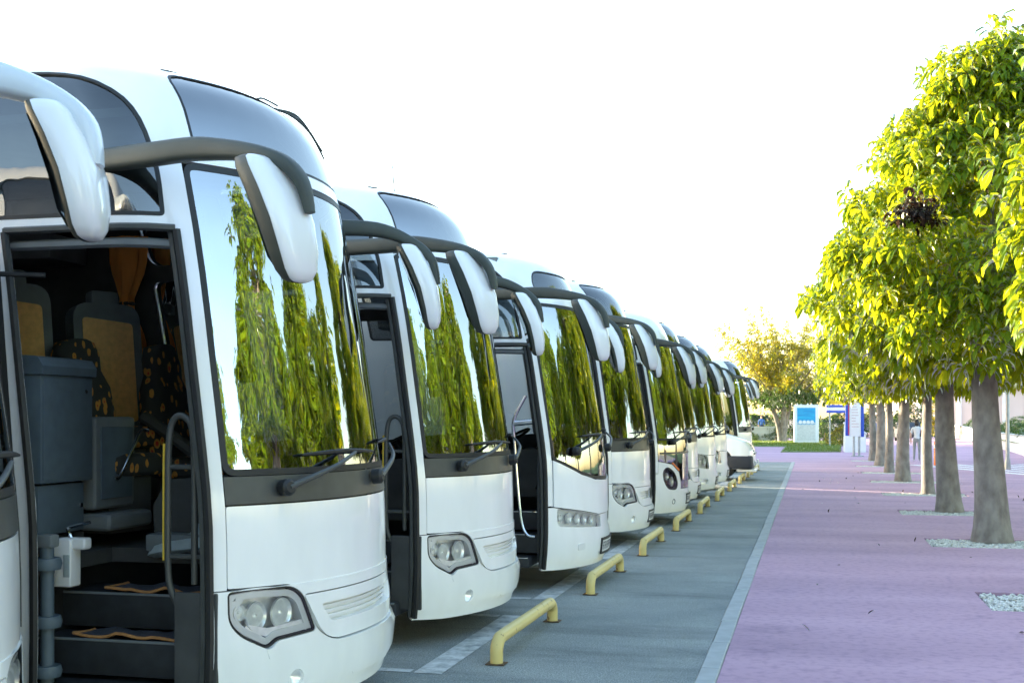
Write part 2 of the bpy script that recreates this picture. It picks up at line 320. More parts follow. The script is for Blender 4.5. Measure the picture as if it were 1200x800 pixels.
# ------------------------------------------------------------------ coach shell: a surface over (u = metres round the plan, v = metres up)
class Shell:
    TV = np.array([.2, .5, .9, 1.3, 1.5, 2.0, 2.5, 3.0, 3.15, 3.3, 3.45, 3.6, 3.8, 4.0, 4.3, 4.7, 5.3])
    TZ = np.array([.2, .5, .9, 1.3, 1.5, 2.0, 2.5, 3.0, 3.15, 3.30, 3.445, 3.57, 3.69, 3.75, 3.79, 3.815, 3.825])
    TS = np.array([.03, 0, 0, .01, .03, .10, .175, .275, .315, .365, .43, .53, .74, 1.0, 1.4, 1.9, 2.6])
    TT = np.array([.03, 0, 0, 0, 0, .02, .045, .075, .09, .11, .145, .20, .33, .50, .76, 1.02, 1.274])
    def __init__(s, R=1.75, r=.45, k=1., W=1.275):
        s.W = W; s.R = R; s.r = r; s.k = k
        s0 = (W - r) / (R - r); s.p0 = math.asin(s0); s.L1 = R * s.p0; s.L2 = r * (math.pi / 2 - s.p0)
        s.cx = -R * (1 - math.cos(s.p0)) - r * math.cos(s.p0); s.cy = R * s0 - r * s0
        s.U = s.L1 + s.L2 + (12.0 + s.cx)                                 # u at the rear
    def ux(s, x): return s.L1 + s.L2 + (s.cx - x)                         # u on the flank at a given local x
    def herm(s, v, T):
        X = s.TV; d = np.gradient(T, X); i = np.clip(np.searchsorted(X, v) - 1, 0, len(X) - 2)
        h = X[i + 1] - X[i]; t = np.clip((v - X[i]) / h, 0, 1)
        return ((2 * t**3 - 3 * t**2 + 1) * T[i] + (t**3 - 2 * t**2 + t) * h * d[i] + (-2 * t**3 + 3 * t**2) * T[i + 1] + (t**3 - t**2) * h * d[i + 1])
    def base(s, u, v):
        a = np.abs(u); x = -s.R * (1 - np.cos(a / s.R)); y = s.R * np.sin(a / s.R)
        q = s.p0 + (a - s.L1) / s.r
        x = np.where(a > s.L1, s.cx + s.r * np.cos(q), x); y = np.where(a > s.L1, s.cy + s.r * np.sin(q), y)
        f = a > s.L1 + s.L2
        x = np.where(f, s.cx - (a - s.L1 - s.L2), x); y = np.where(f, s.W, y)
        z = s.herm(v, s.TZ); z = np.where(z > 1.3, 1.3 + (z - 1.3) * s.k, z); t = s.herm(v, s.TT)
        # the rearward set-back of the front fades out along the flanks
        fade = np.clip((12.85 - a) / 8, 0, 1)
        return np.stack([x - s.herm(v, s.TS) * fade, np.sign(u) * y * (s.W - t) / s.W, z], -1)
    def PN(s, u, v, off=0.):
        u = np.asarray(u, float); v = np.asarray(v, float); e = .004
        p = s.base(u, v); n = np.cross(s.base(u + e, v) - s.base(u - e, v), s.base(u, v + e) - s.base(u, v - e))
        ln = np.linalg.norm(n, axis=-1, keepdims=True); n = n / np.maximum(ln, 1e-9)
        n = np.where(n[..., 0:1] * 0 + ln < 1e-9, np.array([0, 0, 1.]), n)
        o = off(u, v) if callable(off) else np.full(u.shape, float(off))
        return p + n * o[..., None], n
    def at(s, u, v, off=0.):
        p, n = s.PN(np.array([u]), np.array([v]), off); return Vector(p[0]), Vector(n[0])
    VC = sorted(set([.3, .4, .5, .6, .7, .8, .9, 1.1, 1.3, 1.5, 1.75, 2, 2.25, 2.5, 2.75, 3.0] + [round(3.08 + .08 * i, 3) for i in range(12)] + [4.15, 4.3, 4.5, 4.7, 5.0, 5.2]))
    UC = [round(-1.7 + .1 * i, 3) for i in range(35)]
    def patch(s, name, outer, m, parent, holes=(), off=0., thick=.02, uc=None, vc=None):
        bm = bmesh.new(); es = []
        for lp in [outer] + list(holes):
            vs_ = [bm.verts.new((p[0], p[1], 0)) for p in lp]
            es += [bm.edges.new((vs_[i], vs_[(i + 1) % len(vs_)])) for i in range(len(vs_))]
        bmesh.ops.triangle_fill(bm, use_beauty=True, use_dissolve=False, edges=es)
        us = [p[0] for p in outer]; vv = [p[1] for p in outer]
        ucs = list(uc if uc is not None else s.UC)
        if max(map(abs, us)) > 1.8: ucs += [x * sg for sg in (-1, 1) for x in (2.2, 3, 4.5, 6, 7.5, 9, 10.5, 12)]
        for c in ucs:
            if min(us) + 1e-3 < c < max(us) - 1e-3: bmesh.ops.bisect_plane(bm, geom=bm.verts[:] + bm.edges[:] + bm.faces[:], plane_co=(c, 0, 0), plane_no=(1, 0, 0), dist=1e-5)
        for c in (vc if vc is not None else s.VC):
            if min(vv) + 1e-3 < c < max(vv) - 1e-3: bmesh.ops.bisect_plane(bm, geom=bm.verts[:] + bm.edges[:] + bm.faces[:], plane_co=(0, c, 0), plane_no=(0, 1, 0), dist=1e-5)
        bm.normal_update()
        for f in bm.faces:
            if f.normal.z < 0: f.normal_flip()
        bm.verts.index_update(); bm.verts.ensure_lookup_table()
        u = np.array([v.co.x for v in bm.verts]); v_ = np.array([v.co.y for v in bm.verts])
        P, N = s.PN(u, v_, off); V = [tuple(x) for x in P]; NN = [tuple(x) for x in N]; F = [tuple(q.index for q in f.verts) for f in bm.faces]
        if thick:
            for e in bm.edges:
                if len(e.link_loops) == 1:
                    l = e.link_loops[0]; a, b = l.vert.index, l.link_loop_next.vert.index
                    pa, pb = P[a], P[b]; qa, qb = pa - N[a] * thick, pb - N[b] * thick
                    sd = np.cross(pb - pa, N[a]); sd = sd / max(np.linalg.norm(sd), 1e-9)
                    i = len(V); V += [tuple(pa), tuple(qa), tuple(qb), tuple(pb)]; NN += [tuple(sd)] * 4; F.append((i, i + 1, i + 2, i + 3))
        bm.free(); return mk(name, V, F, m, parent, normals=NN)

def sstep(a, b, x): t = np.clip((x - a) / (b - a), 0, 1); return t * t * (3 - 2 * t)
def rect(u0, u1, v0, v1, r=0.): return fillet([(u0, v0), (u1, v0), (u1, v1), (u0, v1)], r) if r else [(u0, v0), (u1, v0), (u1, v1), (u0, v1)]
def grow(poly, d):
    """Offset a counter-clockwise outline outwards by d."""
    n = len(poly); out = []
    for i in range(n):
        a, b, c = (np.array(poly[k % n]) for k in (i - 1, i, i + 1))
        e1 = b - a; e2 = c - b; n1 = np.array([e1[1], -e1[0]]) / max(np.linalg.norm(e1), 1e-9); n2 = np.array([e2[1], -e2[0]]) / max(np.linalg.norm(e2), 1e-9)
        m_ = n1 + n2; m_ = m_ / max(np.linalg.norm(m_), 1e-9); out.append(tuple(b + m_ * d / max(.5, float(m_ @ n1))))
    return out

def chars(sh, parent, u0, u1, v0, v1, off, n):
    """small dark strokes of a far, unreadable number plate"""
    V = []; F = []; w = (u1 - u0) / n
    for i in range(n):
        a = u0 + w * (i + .2); b = u0 + w * (i + .8)
        for (x0, x1, y0, y1) in ((a, a + w * .17, v0, v1), (b - w * .17, b, v0, v1), (a, b, v1 - .015, v1), (a, b, (v0 + v1) / 2 - .007, (v0 + v1) / 2 + .007)):
            o = len(V); V += [tuple(sh.at(x, y, off)[0]) for x, y in ((x0, y0), (x1, y0), (x1, y1), (x0, y1))]; F.append((o, o + 1, o + 2, o + 3))
    mk('characters', V, F, 'plate_ink', parent, smooth=False)
def plate(sh, root, uc, vc, off):
    p = sh.patch('number_plate', rect(uc - .26, uc + .26, vc - .065, vc + .065, .01), 'plate_white', root, off=off, thick=.012)
    sh.patch('plate_frame', rect(uc - .28, uc + .28, vc - .085, vc + .085), 'seal_black', p, holes=[rect(uc - .255, uc + .255, vc - .06, vc + .06)], off=off + .004, thick=.014)
    chars(sh, p, uc - .24, uc + .24, vc - .042, vc + .042, off + .002, 7)

def wiper(sh, root, pu, pv, tu, tv, b0, b1, bv):
    p0, n0 = sh.at(pu, pv, .045); p1, _ = sh.at((pu * .45 + tu * .55), (pv * .45 + tv * .55), .085); p2, _ = sh.at(tu, tv, .06)
    w = lathe('wiper', [(.0, -.03), (.045, -.03), (.045, .02), (.03, .035), (0, .035)], 'seal_black', root, 12, p0, n0)
    tube('wiper_arm', [p0 + n0 * .02, p1, p2], [.02, .014, .010], 'trim_grey', w, 8)
    tube('wiper_blade', [sh.at(b0 + (b1 - b0) * k / 6, bv + .012 * math.sin(k / 6 * math.pi), .034)[0] for k in range(7)], [.006, .012, .014, .012, .006], 'seal_black', w, 6, 2)

def mirror(root, side, top, bot, yaw, arm, armmat='arm_grey', a=.075, b=.135, white='white_paint', ak=1.):
    """hanging coach mirror: white shell, dark rim and glass on the rear face, arm curving over from the roof edge"""
    top = Vector(top); bot = Vector(bot); cy, sy = math.cos(yaw), math.sin(yaw)
    fx = Vector((cy, sy, 0)); fy = Vector((-sy, cy, 0))
    prof = [(0, .62), (.025, .84), (.10, .96), (.28, 1.0), (.52, .97), (.76, .86), (.91, .70), (.98, .50), (1, .28)]
    def ring(t, k, angs, grow_=0.):
        c = top.lerp(bot, t) + fx * (.05 * math.sin(t * math.pi))
        return [c + fx * (a * k + grow_) * math.copysign(abs(math.cos(q)) ** .62, math.cos(q)) + fy * (b * k + grow_) * math.copysign(abs(math.sin(q)) ** .55, math.sin(q)) for q in angs]
    lo_a, hi_a = (-72, 112) if side < 0 else (-112, 96)
    A1 = [R_(lo_a + (hi_a - lo_a) * i / 16) for i in range(17)]; A2 = [R_(hi_a + (360 + lo_a - hi_a) * i / 10) for i in range(11)]
    v, f = loft([ring(t, k, A1) for t, k in prof], closed=False); v2, f2 = [], []
    f.append(tuple(range(16, -1, -1))[::-1]); f.append(tuple(8 * 17 + i for i in range(17)))
    mo = mk('mirror', v, f, white, root, sharp=60)
    v, f = loft([ring(t, k, A2, .003) for t, k in prof], closed=False)
    mk('mirror_rim', v, f, 'arm_grey', mo, sharp=60)
    g0 = [(.10, .72), (.3, .82), (.55, .84), (.8, .74), (.92, .5)]; V = []; F = []
    for t, k in g0:
        c = top.lerp(bot, t) + fx * (.05 * math.sin(t * math.pi) - a * k * 1.18 - .012); V += [c - fy * b * k * .86, c + fy * b * k * .86]
    F = [(2 * i, 2 * i + 1, 2 * i + 3, 2 * i + 2) for i in range(4)]; mk('mirror_glass', V, F, 'mirror_glass', mo, smooth=False)
    tube('mirror_arm', arm[0], [x * ak for x in arm[1]], armmat, mo, 20, 6, rad2=[x * ak for x in arm[2]], sq=.55)
    return mo

def wheel(root, x, y, side):
    w = lathe('wheel', [(.30, -.14), (.44, -.14), (.49, -.10), (.50, 0), (.49, .10), (.44, .14), (.30, .14)], 'tyre', root, 28, (x, y, .5), (0, side, 0))
    lathe('rim', [(0, .02), (.10, .02), (.12, .08), (.16, .08), (.2, .03), (.28, .06), (.31, .13), (.29, .14)], 'rim_steel', w, 24, (x, y, .5), (0, side, 0))

def seat(root, x, y, z, kind='tan', yaw=0., lean=.12, h=.78):
    """coach seat: cushion > backrest, headrest pieces"""
    Mx = Matrix.Translation((x, y, z)) @ Matrix.Rotation(yaw, 4, 'Z')
    s = box('seat', -.22, .26, -.23, .23, .34, .48, 'seat_cloth', root, .05, 3, Mx)
    box('seat_base', -.18, .2, -.18, .18, 0, .34, 'interior_dark', s, .02, 2, Mx)
    Mb = Mx @ Matrix.Translation((-.20, 0, .44)) @ Matrix.Rotation(-lean, 4, 'Y')
    if kind == 'tan':
        v, f = loft([[Mb @ Vector((xx, yy, zz)) for yy, zz in fillet([(-.24, 0), (.24, 0), (.235, h), (-.235, h)], .12, 6)] for xx in (-.07, -.06, .045, .055)])
        mk('backrest', v, f, 'seat_grey', s, sharp=30)
        v, f = loft([[Mb @ Vector((xx, yy, zz)) for yy, zz in fillet([(-.18, .06), (.18, .06), (.175, h - .13), (-.175, h - .10)], .03, 4)] for xx in (.05, .062)])
        mk('seat_panel', v, f, 'seat_tan', s, sharp=30)
        box('head_pad', -.06, .05, -.1, .1, h - .02, h + .09, 'seat_grey', s, .03, 2, Mb)
    else:
        prof = [(0, .22), (.08, .25), (.3, .255), (.5, .23), (.62, .17), (.74, .17), (.82, .13), (.84, .06)]
        rings = []
        for t, w in prof:
            rings.append([Mb @ Vector((.02 + .085 * math.copysign(abs(math.cos(q)) ** .6, math.cos(q)) * (1 if t < .6 else .8), w * math.copysign(abs(math.sin(q)) ** .5, math.sin(q)), t * h / .84)) for q in [2 * math.pi * i / 20 for i in range(20)]])
        v, f = loft(rings); mk('backrest', v, f, 'seat_cloth', s, sharp=60)
        v, f = tube_vf(smooth_path([Mb @ Vector((.02, -.28, .30)), Mb @ Vector((.2, -.29, .16)), Mb @ Vector((.36, -.29, .02))]), .04, 8, .055); mk('armrest', v, f, 'interior_dark', s)
    return s

def rim_lamp(sh, parent, u, v, r, off, deep=.06, bulb=True):
    p, n = sh.at(u, v, off); d = (n * .75 + Vector((1, 0, 0)) * .6).normalized()
    vf = [lathe_vf([(0, -deep), (r * .35, -deep * .85), (r * .72, -deep * .4), (r, 0), (r * 1.08, .004), (r * 1.1, -.01)], 20, p, d)]
    if bulb: vf.append(lathe_vf([(0, 0.0), (r * .2, -.006), (r * .26, -.02), (r * .24, -deep)], 12, p, d))
    v_, f_ = join(vf); return mk('lamp', v_, f_, 'lamp_silver', parent, sharp=50)

# ------------------------------------------------------------------ coach builder
def coach(style):
    st = style; sh = Shell(R=st.get('R', 1.75), r=st.get('r', .45), k=st.get('k', 1.)); root = empty('coach')
    U = sh.U; ux = sh.ux; B0 = .24
    def arch(x, sg):                                           # wheel-arch notch in the flank outline
        c = ux(x); return [(sg * (c + .58), B0)] + [(sg * (c + .58 * math.cos(q)), .5 + .58 * math.sin(q)) for q in [math.pi * k / 12 for k in range(13)]] + [(sg * (c - .58), B0)]
    dtop = st.get('door_top', 2.72); d0, d1 = -2.2, -1.25      # the open doorway
    wtop = 3.10; wu = 1.15
    ws_lo = st['ws_lo']                                        # lower edge of the glass, near half: list of (u, v) from -1.14 to 0
    front_lo = st['body_lo']                                   # body panel edge above the bumper
    near = [(-U, B0)] + arch(-9.0, -1) + arch(-2.95, -1) + [(d0, B0), (d0, dtop), (d1, dtop), (d1, front_lo), (-wu, front_lo), (-wu, wtop)]
    far = [(wu, wtop), (wu, front_lo), (1.25, front_lo), (1.25, B0)] + arch(-2.95, 1)[::-1] + arch(-9.0, 1)[::-1] + [(U, B0)]
    outer = near + far + [(U, 5.3), (-U, 5.3)]
    # windows
    up = st.get('upper'); holes = []
    if up: holes.append(up)
    wing = fillet([(-2.9, dtop + .07, .05), (-1.29, dtop + .07, .03), (-1.275, 3.05, .1), (-1.32, 3.42, .25), (-1.62, 3.66, .3), (-2.9, 3.66, .08)], .05)
    holes.append(wing)
    side_w = []
    xs = [-3.0, -4.7, -6.4, -8.1, -9.8, -11.5]
    for sg in (-1, 1):
        for i in range(5):
            a, b = ux(xs[i]) + .03, ux(xs[i + 1]) - .03
            if sg < 0 and i == 0: a = max(a, 3.0)
            side_w.append(fillet([(sg * a, 1.72), (sg * b, 1.72), (sg * b, 3.5), (sg * a, 3.5)] if sg > 0 else [(-b, 1.72), (-a, 1.72), (-a, 3.5), (-b, 3.5)], .06))
    side_w.append(fillet([(1.55, 1.62), (2.75, 1.5), (2.75, 2.75), (1.62, 2.75)], .08))          # driver's window, far flank
    side_w.append(fillet([(1.5, 2.85), (2.75, 2.85), (2.75, 3.55), (1.7, 3.55)], .12))
    holes += side_w
    body = sh.patch('body', outer, 'white_paint', root, holes=holes, thick=.03)
    liner_h = [grow(h, -.01) if i else grow(h, -.01) for i, h in enumerate(holes)]
    sh.patch('lining', [(-U + .02, .5), (d0 - .02, .5), (d0 - .02, dtop + .02), (d1 + .015, dtop + .02), (d1 + .015, 1.0), (-1.165, 1.0), (-1.165, 3.12), (1.165, 3.12), (1.165, 1.0), (1.3, 1.0), (1.3, .5), (U - .02, .5), (U - .02, 5.3), (-U + .02, 5.3)], 'interior_dark', root, holes=liner_h, off=-.06, thick=0)
    for h in side_w: sh.patch('side_window', grow(h, -.004), 'side_glass', root, off=-.012, thick=.004)
    sh.patch('wing_window', grow(wing, -.004), 'side_glass', root, off=-.008, thick=.004)
    sh.patch('wing_seal', wing, 'seal_black', root, holes=[grow(wing, -.022)], off=.002, thick=.02)
    if up:
        sh.patch('upper_windscreen', grow(up, -.004), st.get('upper_mat', 'dark_glass'), root, off=-.006, thick=.006)
        sh.patch('upper_seal', grow(up, .0), 'seal_black', root, holes=[grow(up, -.016)], off=.001, thick=.02)
    # rear wall
    ring = [sh.at(u, v)[0] for u, v in [(-U, B0), (-U, 1.0), (-U, 2), (-U, 3), (-U, 3.3), (-U, 3.6), (-U, 4.0), (-U, 4.7), (U, 4.7), (U, 4.0), (U, 3.6), (U, 3.3), (U, 3), (U, 2), (U, 1), (U, B0)]]
    mk('rear_panel', ring, [tuple(range(len(ring)))], 'white_paint', root, smooth=False)
    # windscreen and its lower edge
    lo = ws_lo + [(-u, v) for u, v in ws_lo[::-1] if u < -1e-6]
    ws = lo + [(wu - .01, wtop - .012), (-wu + .01, wtop - .012)]
    ws = fillet([(p[0], p[1], .0 if 0 < i < len(lo) - 1 else .07) for i, p in enumerate(ws)], .07)
    g = sh.patch('windscreen', ws, 'windscreen_glass', root, off=-.004, thick=.006)
    sh.patch('windscreen_seal', grow(ws, .006), 'seal_black', g, holes=[grow(ws, -.028)], off=-.001, thick=.03)
    # dark backing that shows through the panel gaps
    sh.patch('front_backing', [(-1.24, .30), (1.24, .30), (1.24, .84), (1.14, .86), (1.14, min(v for u, v in lo) - .02), (-1.14, min(v for u, v in lo) - .02), (-1.14, .86), (-1.24, .84)], 'seal_black', root, off=-.11, thick=0)
    sh.patch('bumper_return', [(-1.24, .22), (1.24, .22), (1.24, .40), (-1.24, .40)], 'seal_black', root, off=-.06, thick=0)
    st['face'](sh, root, st)
    # wipers
    if st.get('wipers', True):
        wv = st.get('wiper_v', 1.38)
        wiper(sh, root, -.80, wv, -.22, wv + .17, -.66, .10, wv + .17)
        wiper(sh, root, .10, wv + .02, .66, wv + .20, .22, 1.0, wv + .22)
    # doorway: frame, steps, wells, rail
    V = []; F = []
    fr = [sh.at(d1 + .005, v, .012)[0] for v in np.linspace(B0, dtop, 14)]
    tube('door_frame', fr, .022, 'seal_black', root, 6, 1)
    fr = [sh.at(d1 - .012, v, -.03)[0] for v in np.linspace(B0, dtop, 14)]
    tube('door_frame', fr, .022, 'trim_grey', root, 6, 1)
    fr = [sh.at(d0 - .0, v, .006)[0] for v in np.linspace(B0, dtop, 14)]
    tube('door_frame', fr, .022, 'seal_black', root, 6, 1)
    hd = [sh.at(u, dtop + .01, .004)[0] for u in np.linspace(d0, d1, 8)]
    tube('door_header', hd, .02, 'trim_grey', root, 6, 1)
    hd = [sh.at(u, dtop - .06, -.05)[0] for u in np.linspace(d0, d1, 8)]
    tube('door_header', hd, .026, 'interior_grey', root, 6, 1)
    if st.get('open', True):
        for i, (zt, y0) in enumerate(((.36, -1.23), (.575, -1.02), (.79, -.80))):
            x0 = -.56 if i == 0 else -.5
            b = box('step', -1.53, x0, y0, -.45, zt - .19 if i else .26, zt, 'step_dark', root, .012)
            tube('step_edge', [(-1.52, y0 + .004, zt - .004), (x0 - .01, y0 + .004, zt - .004)], .008, st.get('edge_mat', 'interior_grey'), b, 6, 1)
        box('stair_wall', -1.60, -1.53, -1.19, -.55, .26, 1.10, 'interior_dark', root, .01)
        box('stair_wall', -.52, -.47, -1.03, -.45, .30, 1.36, 'interior_dark', root, .01)
    else:
        dp = rect(d0 + .03, d1 - .03, B0 + .02, dtop - .03, .05)
        dl = sh.patch('door', dp, 'seal_black', root, holes=[rect(d0 + .1, d1 - .1, 1.15, dtop - .1, .08), rect(d0 + .1, d1 - .1, .4, 1.05, .06)], off=.0, thick=.03)
        sh.patch('door_pane', rect(d0 + .1, d1 - .1, 1.15, dtop - .1, .08), 'side_glass', dl, off=-.01, thick=0)
        sh.patch('door_pane', rect(d0 + .1, d1 - .1, .4, 1.05, .06), 'side_glass', dl, off=-.01, thick=0)
    # cabin
    box('cabin_floor', -11.9, -1.40, -1.2, 1.2, .92, 1.0, 'interior_dark', root, .0)
    box('cabin_floor', -1.42, -.52, -.47, 1.1, .92, 1.0, 'interior_dark', root, .0)
    box('underbody', -11.8, -1.5, -1.1, 1.1, .34, .90, 'seal_black', root, .02)
    v, f = loft([[(x, y, z) for x, z in ((-.62 - .18 * (y / 1.1) ** 2, 1.0), (-.50 - .22 * (y / 1.1) ** 2, 1.36), (-.62 - .2 * (y / 1.1) ** 2, 1.43), (-1.0 - .15 * (y / 1.1) ** 2, 1.40), (-1.12, 1.25), (-1.1, 1.0))] for y in np.linspace(-.5, 1.08, 9)])
    mk('dashboard', v, f, 'interior_dark', root, sharp=30)
    sw = tube('steering_wheel', [Vector((-1.18, .55, 1.52)) + Matrix.Rotation(R_(-28), 3, 'Y') @ Vector((.23 * math.cos(q), .23 * math.sin(q), 0)) for q in [2 * math.pi * i / 24 for i in range(25)]], .017, 'seal_black', root, 8, 1)
    tube('steering_column', [(-1.18, .55, 1.52), (-.98, .55, 1.30)], .04, 'seal_black', sw, 8, 1)
    seat(root, st.get('driver_x', -1.55), .55, 1.02, 'cloth')
    for y in (-.86, -.36, .36, .86): seat(root, -3.3, y, 1.22, 'tan')
    box('ceiling_lining', -11.8, -.95, -1.0, 1.0, 3.35, 3.40, 'interior_grey', root, .0)
    for sg in (-1, 1): box('luggage_rack', -11.8, -2.6, sg * 1.12 if sg < 0 else .66, -.66 if sg < 0 else 1.12, 2.86, 3.05, 'interior_grey', root, .04)
    for sg in (-1, 1):
        for x in (-2.95, -9.0): wheel(root, x, sg * 1.08, sg)
    for sg in (-1, 1):
        for x in (-2.95, -9.0):
            V, F = loft([[(x + .6 * math.cos(q), sg * yy, .5 + .6 * math.sin(q)) for q in [math.pi * k / 12 for k in range(13)]] for yy in (1.26, .85)], closed=False); mk('wheel_well', V, F, 'seal_black', root)
    # roof fittings
    p, n = sh.at(-.8, 3.86); box('marker_lamp', -.025, .025, -.06, .06, -.022, .008, 'trim_grey', root, .008, 2, Matrix.Translation(p) @ Vector((0, 0, 1)).rotation_difference(n).to_matrix().to_4x4())
    if st.get('antenna'):
        ax, ay = st['antenna']; tube('antenna', [(ax, ay, 3.5), (ax - .02, ay, 3.74), (ax - .05, ay, 4.10)], [.016, .008, .005], 'antenna', root, 6, 2)
    # mirrors
    k = st.get('mirror_dz', 0.); am = st.get('arm_mat', 'arm_grey')
    mk_ = dict(a=st.get('mir_a', .085), b=st.get('mir_b', .14), ak=st.get('arm_k', 1.))
    mx, my = st.get('near_mirror', (.13, -1.52))
    mirror(root, -1, (mx - .10, my, 2.97 + k), (mx + .10, my, 2.38 + k), R_(-24),
           ([(-1.0, -1.17, 3.08 + k), (-.65, -1.29, 3.07 + k), (mx - .45, my + .14, 3.06 + k), (mx - .055, my + .02, 2.98 + k), (mx + .105, my, 2.867 + k), (mx + .16, my, 2.70 + k)], [.058, .058, .056, .036, .03, .018], [.05, .05, .05, .05, .045, .03]), am, **mk_)
    fx_, fy_ = st.get('far_mirror', (-.16, 1.44))
    mirror(root, 1, (fx_ - .10, fy_, 2.98 + k), (fx_ + .10, fy_, 2.38 + k), R_(20),
           ([(-1.1, 1.14, 3.10 + k), (-.85, 1.24, 3.10 + k), (fx_ - .30, fy_ - .06, 3.09 + k), (fx_ - .055, fy_, 3.0 + k), (fx_ + .09, fy_, 2.88 + k), (fx_ + .14, fy_, 2.70 + k)], [.056, .058, .052, .036, .03, .018], [.05, .05, .05, .05, .045, .03]), am, **mk_)
    return root, sh

# ---- faces
def face_a(sh, root, st):
    """tall plain panel, polygon headlamps, shallow grille with a recessed strip, stepped bumper"""
    hl = fillet([(-1.14, .70, .05), (-1.07, .625, .04), (-.915, .545, .03), (-.85, .585, .02), (-.585, .60, .02), (-.675, .795, .04), (-.75, .848, .05), (-1.0, .862, .05), (-1.142, .85, .02)], .04)
    gr = fillet([(-.46, .53, .1), (.46, .53, .1), (.565, .60, .06), (.66, .795, .02), (-.66, .795, .02), (-.565, .60, .06)], .05)
    sh.patch('face_panel', fillet([(-1.145, .875, .01), (-.755, .868, .05), (-.67, .81, .02), (.67, .81, .02), (.755, .868, .05), (1.145, .875, .01), (1.145, 1.296, .015), (-1.145, 1.296, .015)], .01), 'white_paint', root, thick=.03)
    sh.patch('windscreen_band', rect(-1.145, 1.145, 1.305, 1.448), 'trim_grey', root, off=.002, thick=.03)
    def boff(u, v): return .055 * sstep(.60, .47, v) * sstep(1.26, .95, np.abs(u)) + .006 - .045 * sstep(.36, .22, v)
    fog = [[(s * .76 + .05 * math.cos(q), .375 + .05 * math.sin(q)) for q in [2 * math.pi * i / 16 for i in range(16)]] for s in (-1, 1)]
    bp = sh.patch('bumper', [(-1.242, .21), (1.242, .21), (1.242, .862), (1.15, .862), (-1.15, .862), (-1.242, .862)], 'white_paint', root,
                  holes=[grow(hl, .008), grow(mir(hl), .008), grow(gr, .007)] + fog, off=boff, thick=.04, vc=[.25, .3, .36, .42, .48, .52, .56, .6, .66, .72, .8])
    for s in (-1, 1):
        p, n = sh.at(s * .76, .375, .03); lathe('fog_lamp', [(0, -.02), (.03, -.01), (.05, .01), (.055, .0), (.055, -.04)], 'lamp_silver', root, 18, p, n)
        sh.patch('tow_cover', rect(s * .9 - .035, s * .9 + .035, .50, .545, .008), 'white_paint', root, off=lambda u, v: boff(u, v) + .003, thick=.004)
    for poly, s in ((hl, -1), (mir(hl), 1)):
        h = sh.patch('headlight', grow(poly, .002), 'lamp_bowl', root, off=-.085, thick=0)
        sh.patch('headlight_lens', grow(poly, -.002), 'lens_glass', h, off=.004, thick=.0)
        sh.patch('headlight_edge', grow(poly, .004), 'seal_black', h, holes=[grow(poly, -.004)], off=.003, thick=.02)
        sh.patch('headlight_bezel', grow(poly, -.010), 'lamp_frame', h, holes=[grow(poly, -.045)], off=lambda u, v: -.012 + 0 * u, thick=.07)
        rim_lamp(sh, h, s * .80, .715, .075, -.03, .07); rim_lamp(sh, h, s * .965, .715, .07, -.03, .07); rim_lamp(sh, h, s * 1.07, .745, .04, -.02, .04)
        tr = fillet([(-1.05, .64), (-.9, .60), (-.64, .625), (-.66, .665), (-.9, .645), (-1.03, .68)], .015)
        sh.patch('headlight_trim', tr if s < 0 else mir(tr), 'lamp_silver', h, off=-.02, thick=.03)
    slot = fillet([(-.47, .63, .03), (.47, .63, .03), (.54, .735, .03), (-.54, .735, .03)], .03)
    g = sh.patch('grille_panel', gr, 'white_paint', root, holes=[slot], off=lambda u, v: .004 + .02 * sstep(.8, .62, v), thick=.05)
    sh.patch('grille_slot', grow(slot, .004), 'grille_white', g, off=-.028, thick=0)
    for i in range(3): sh.patch('grille_bar', rect(-.47 - .02 * i, .47 + .02 * i, .648 + .028 * i, .662 + .028 * i), 'grille_white', g, off=-.012, thick=.015)
    if st.get('emblem'):
        p, n = sh.at(0, .685, .02)
        v = [lathe_vf([(.078, -.008), (.088, 0), (.078, .008), (.07, 0)], 28, p, n)]
        side = Vector((0, 0, 1)).cross(n).normalized()
        for q in (90, 210, 330):
            d = Vector((0, 0, 1)) * math.sin(R_(q)) + side * math.cos(R_(q)); e = n.cross(d)
            v.append(([p + d * .078, p + e * .012, p + n * .012, p - e * .012], [(0, 1, 2), (0, 2, 3)]))
        v, f = join(v); mk('emblem', v, f, 'trim_grey', root, sharp=20)
    for s_ in (-1, 1): sh.patch('sun_visor', fillet([(s_ * .90 - .07, 1.95, .05), (s_ * .90 + .07, 1.95, .05), (s_ * 1.0 + .07, 2.95, .03), (s_ * 1.0 - .05, 2.95, .03)], .03), 'seal_black', root, off=-.06, thick=.01)
    if st.get('badge'): chars(sh, root, .06, .26, .70, .735, .03, 5)
    if st.get('plate'): plate(sh, root, .0, .385, .062)
    else: sh.patch('plate_recess', rect(-.28, .28, .31, .44, .02), 'white_paint', root, off=.054, thick=.004)

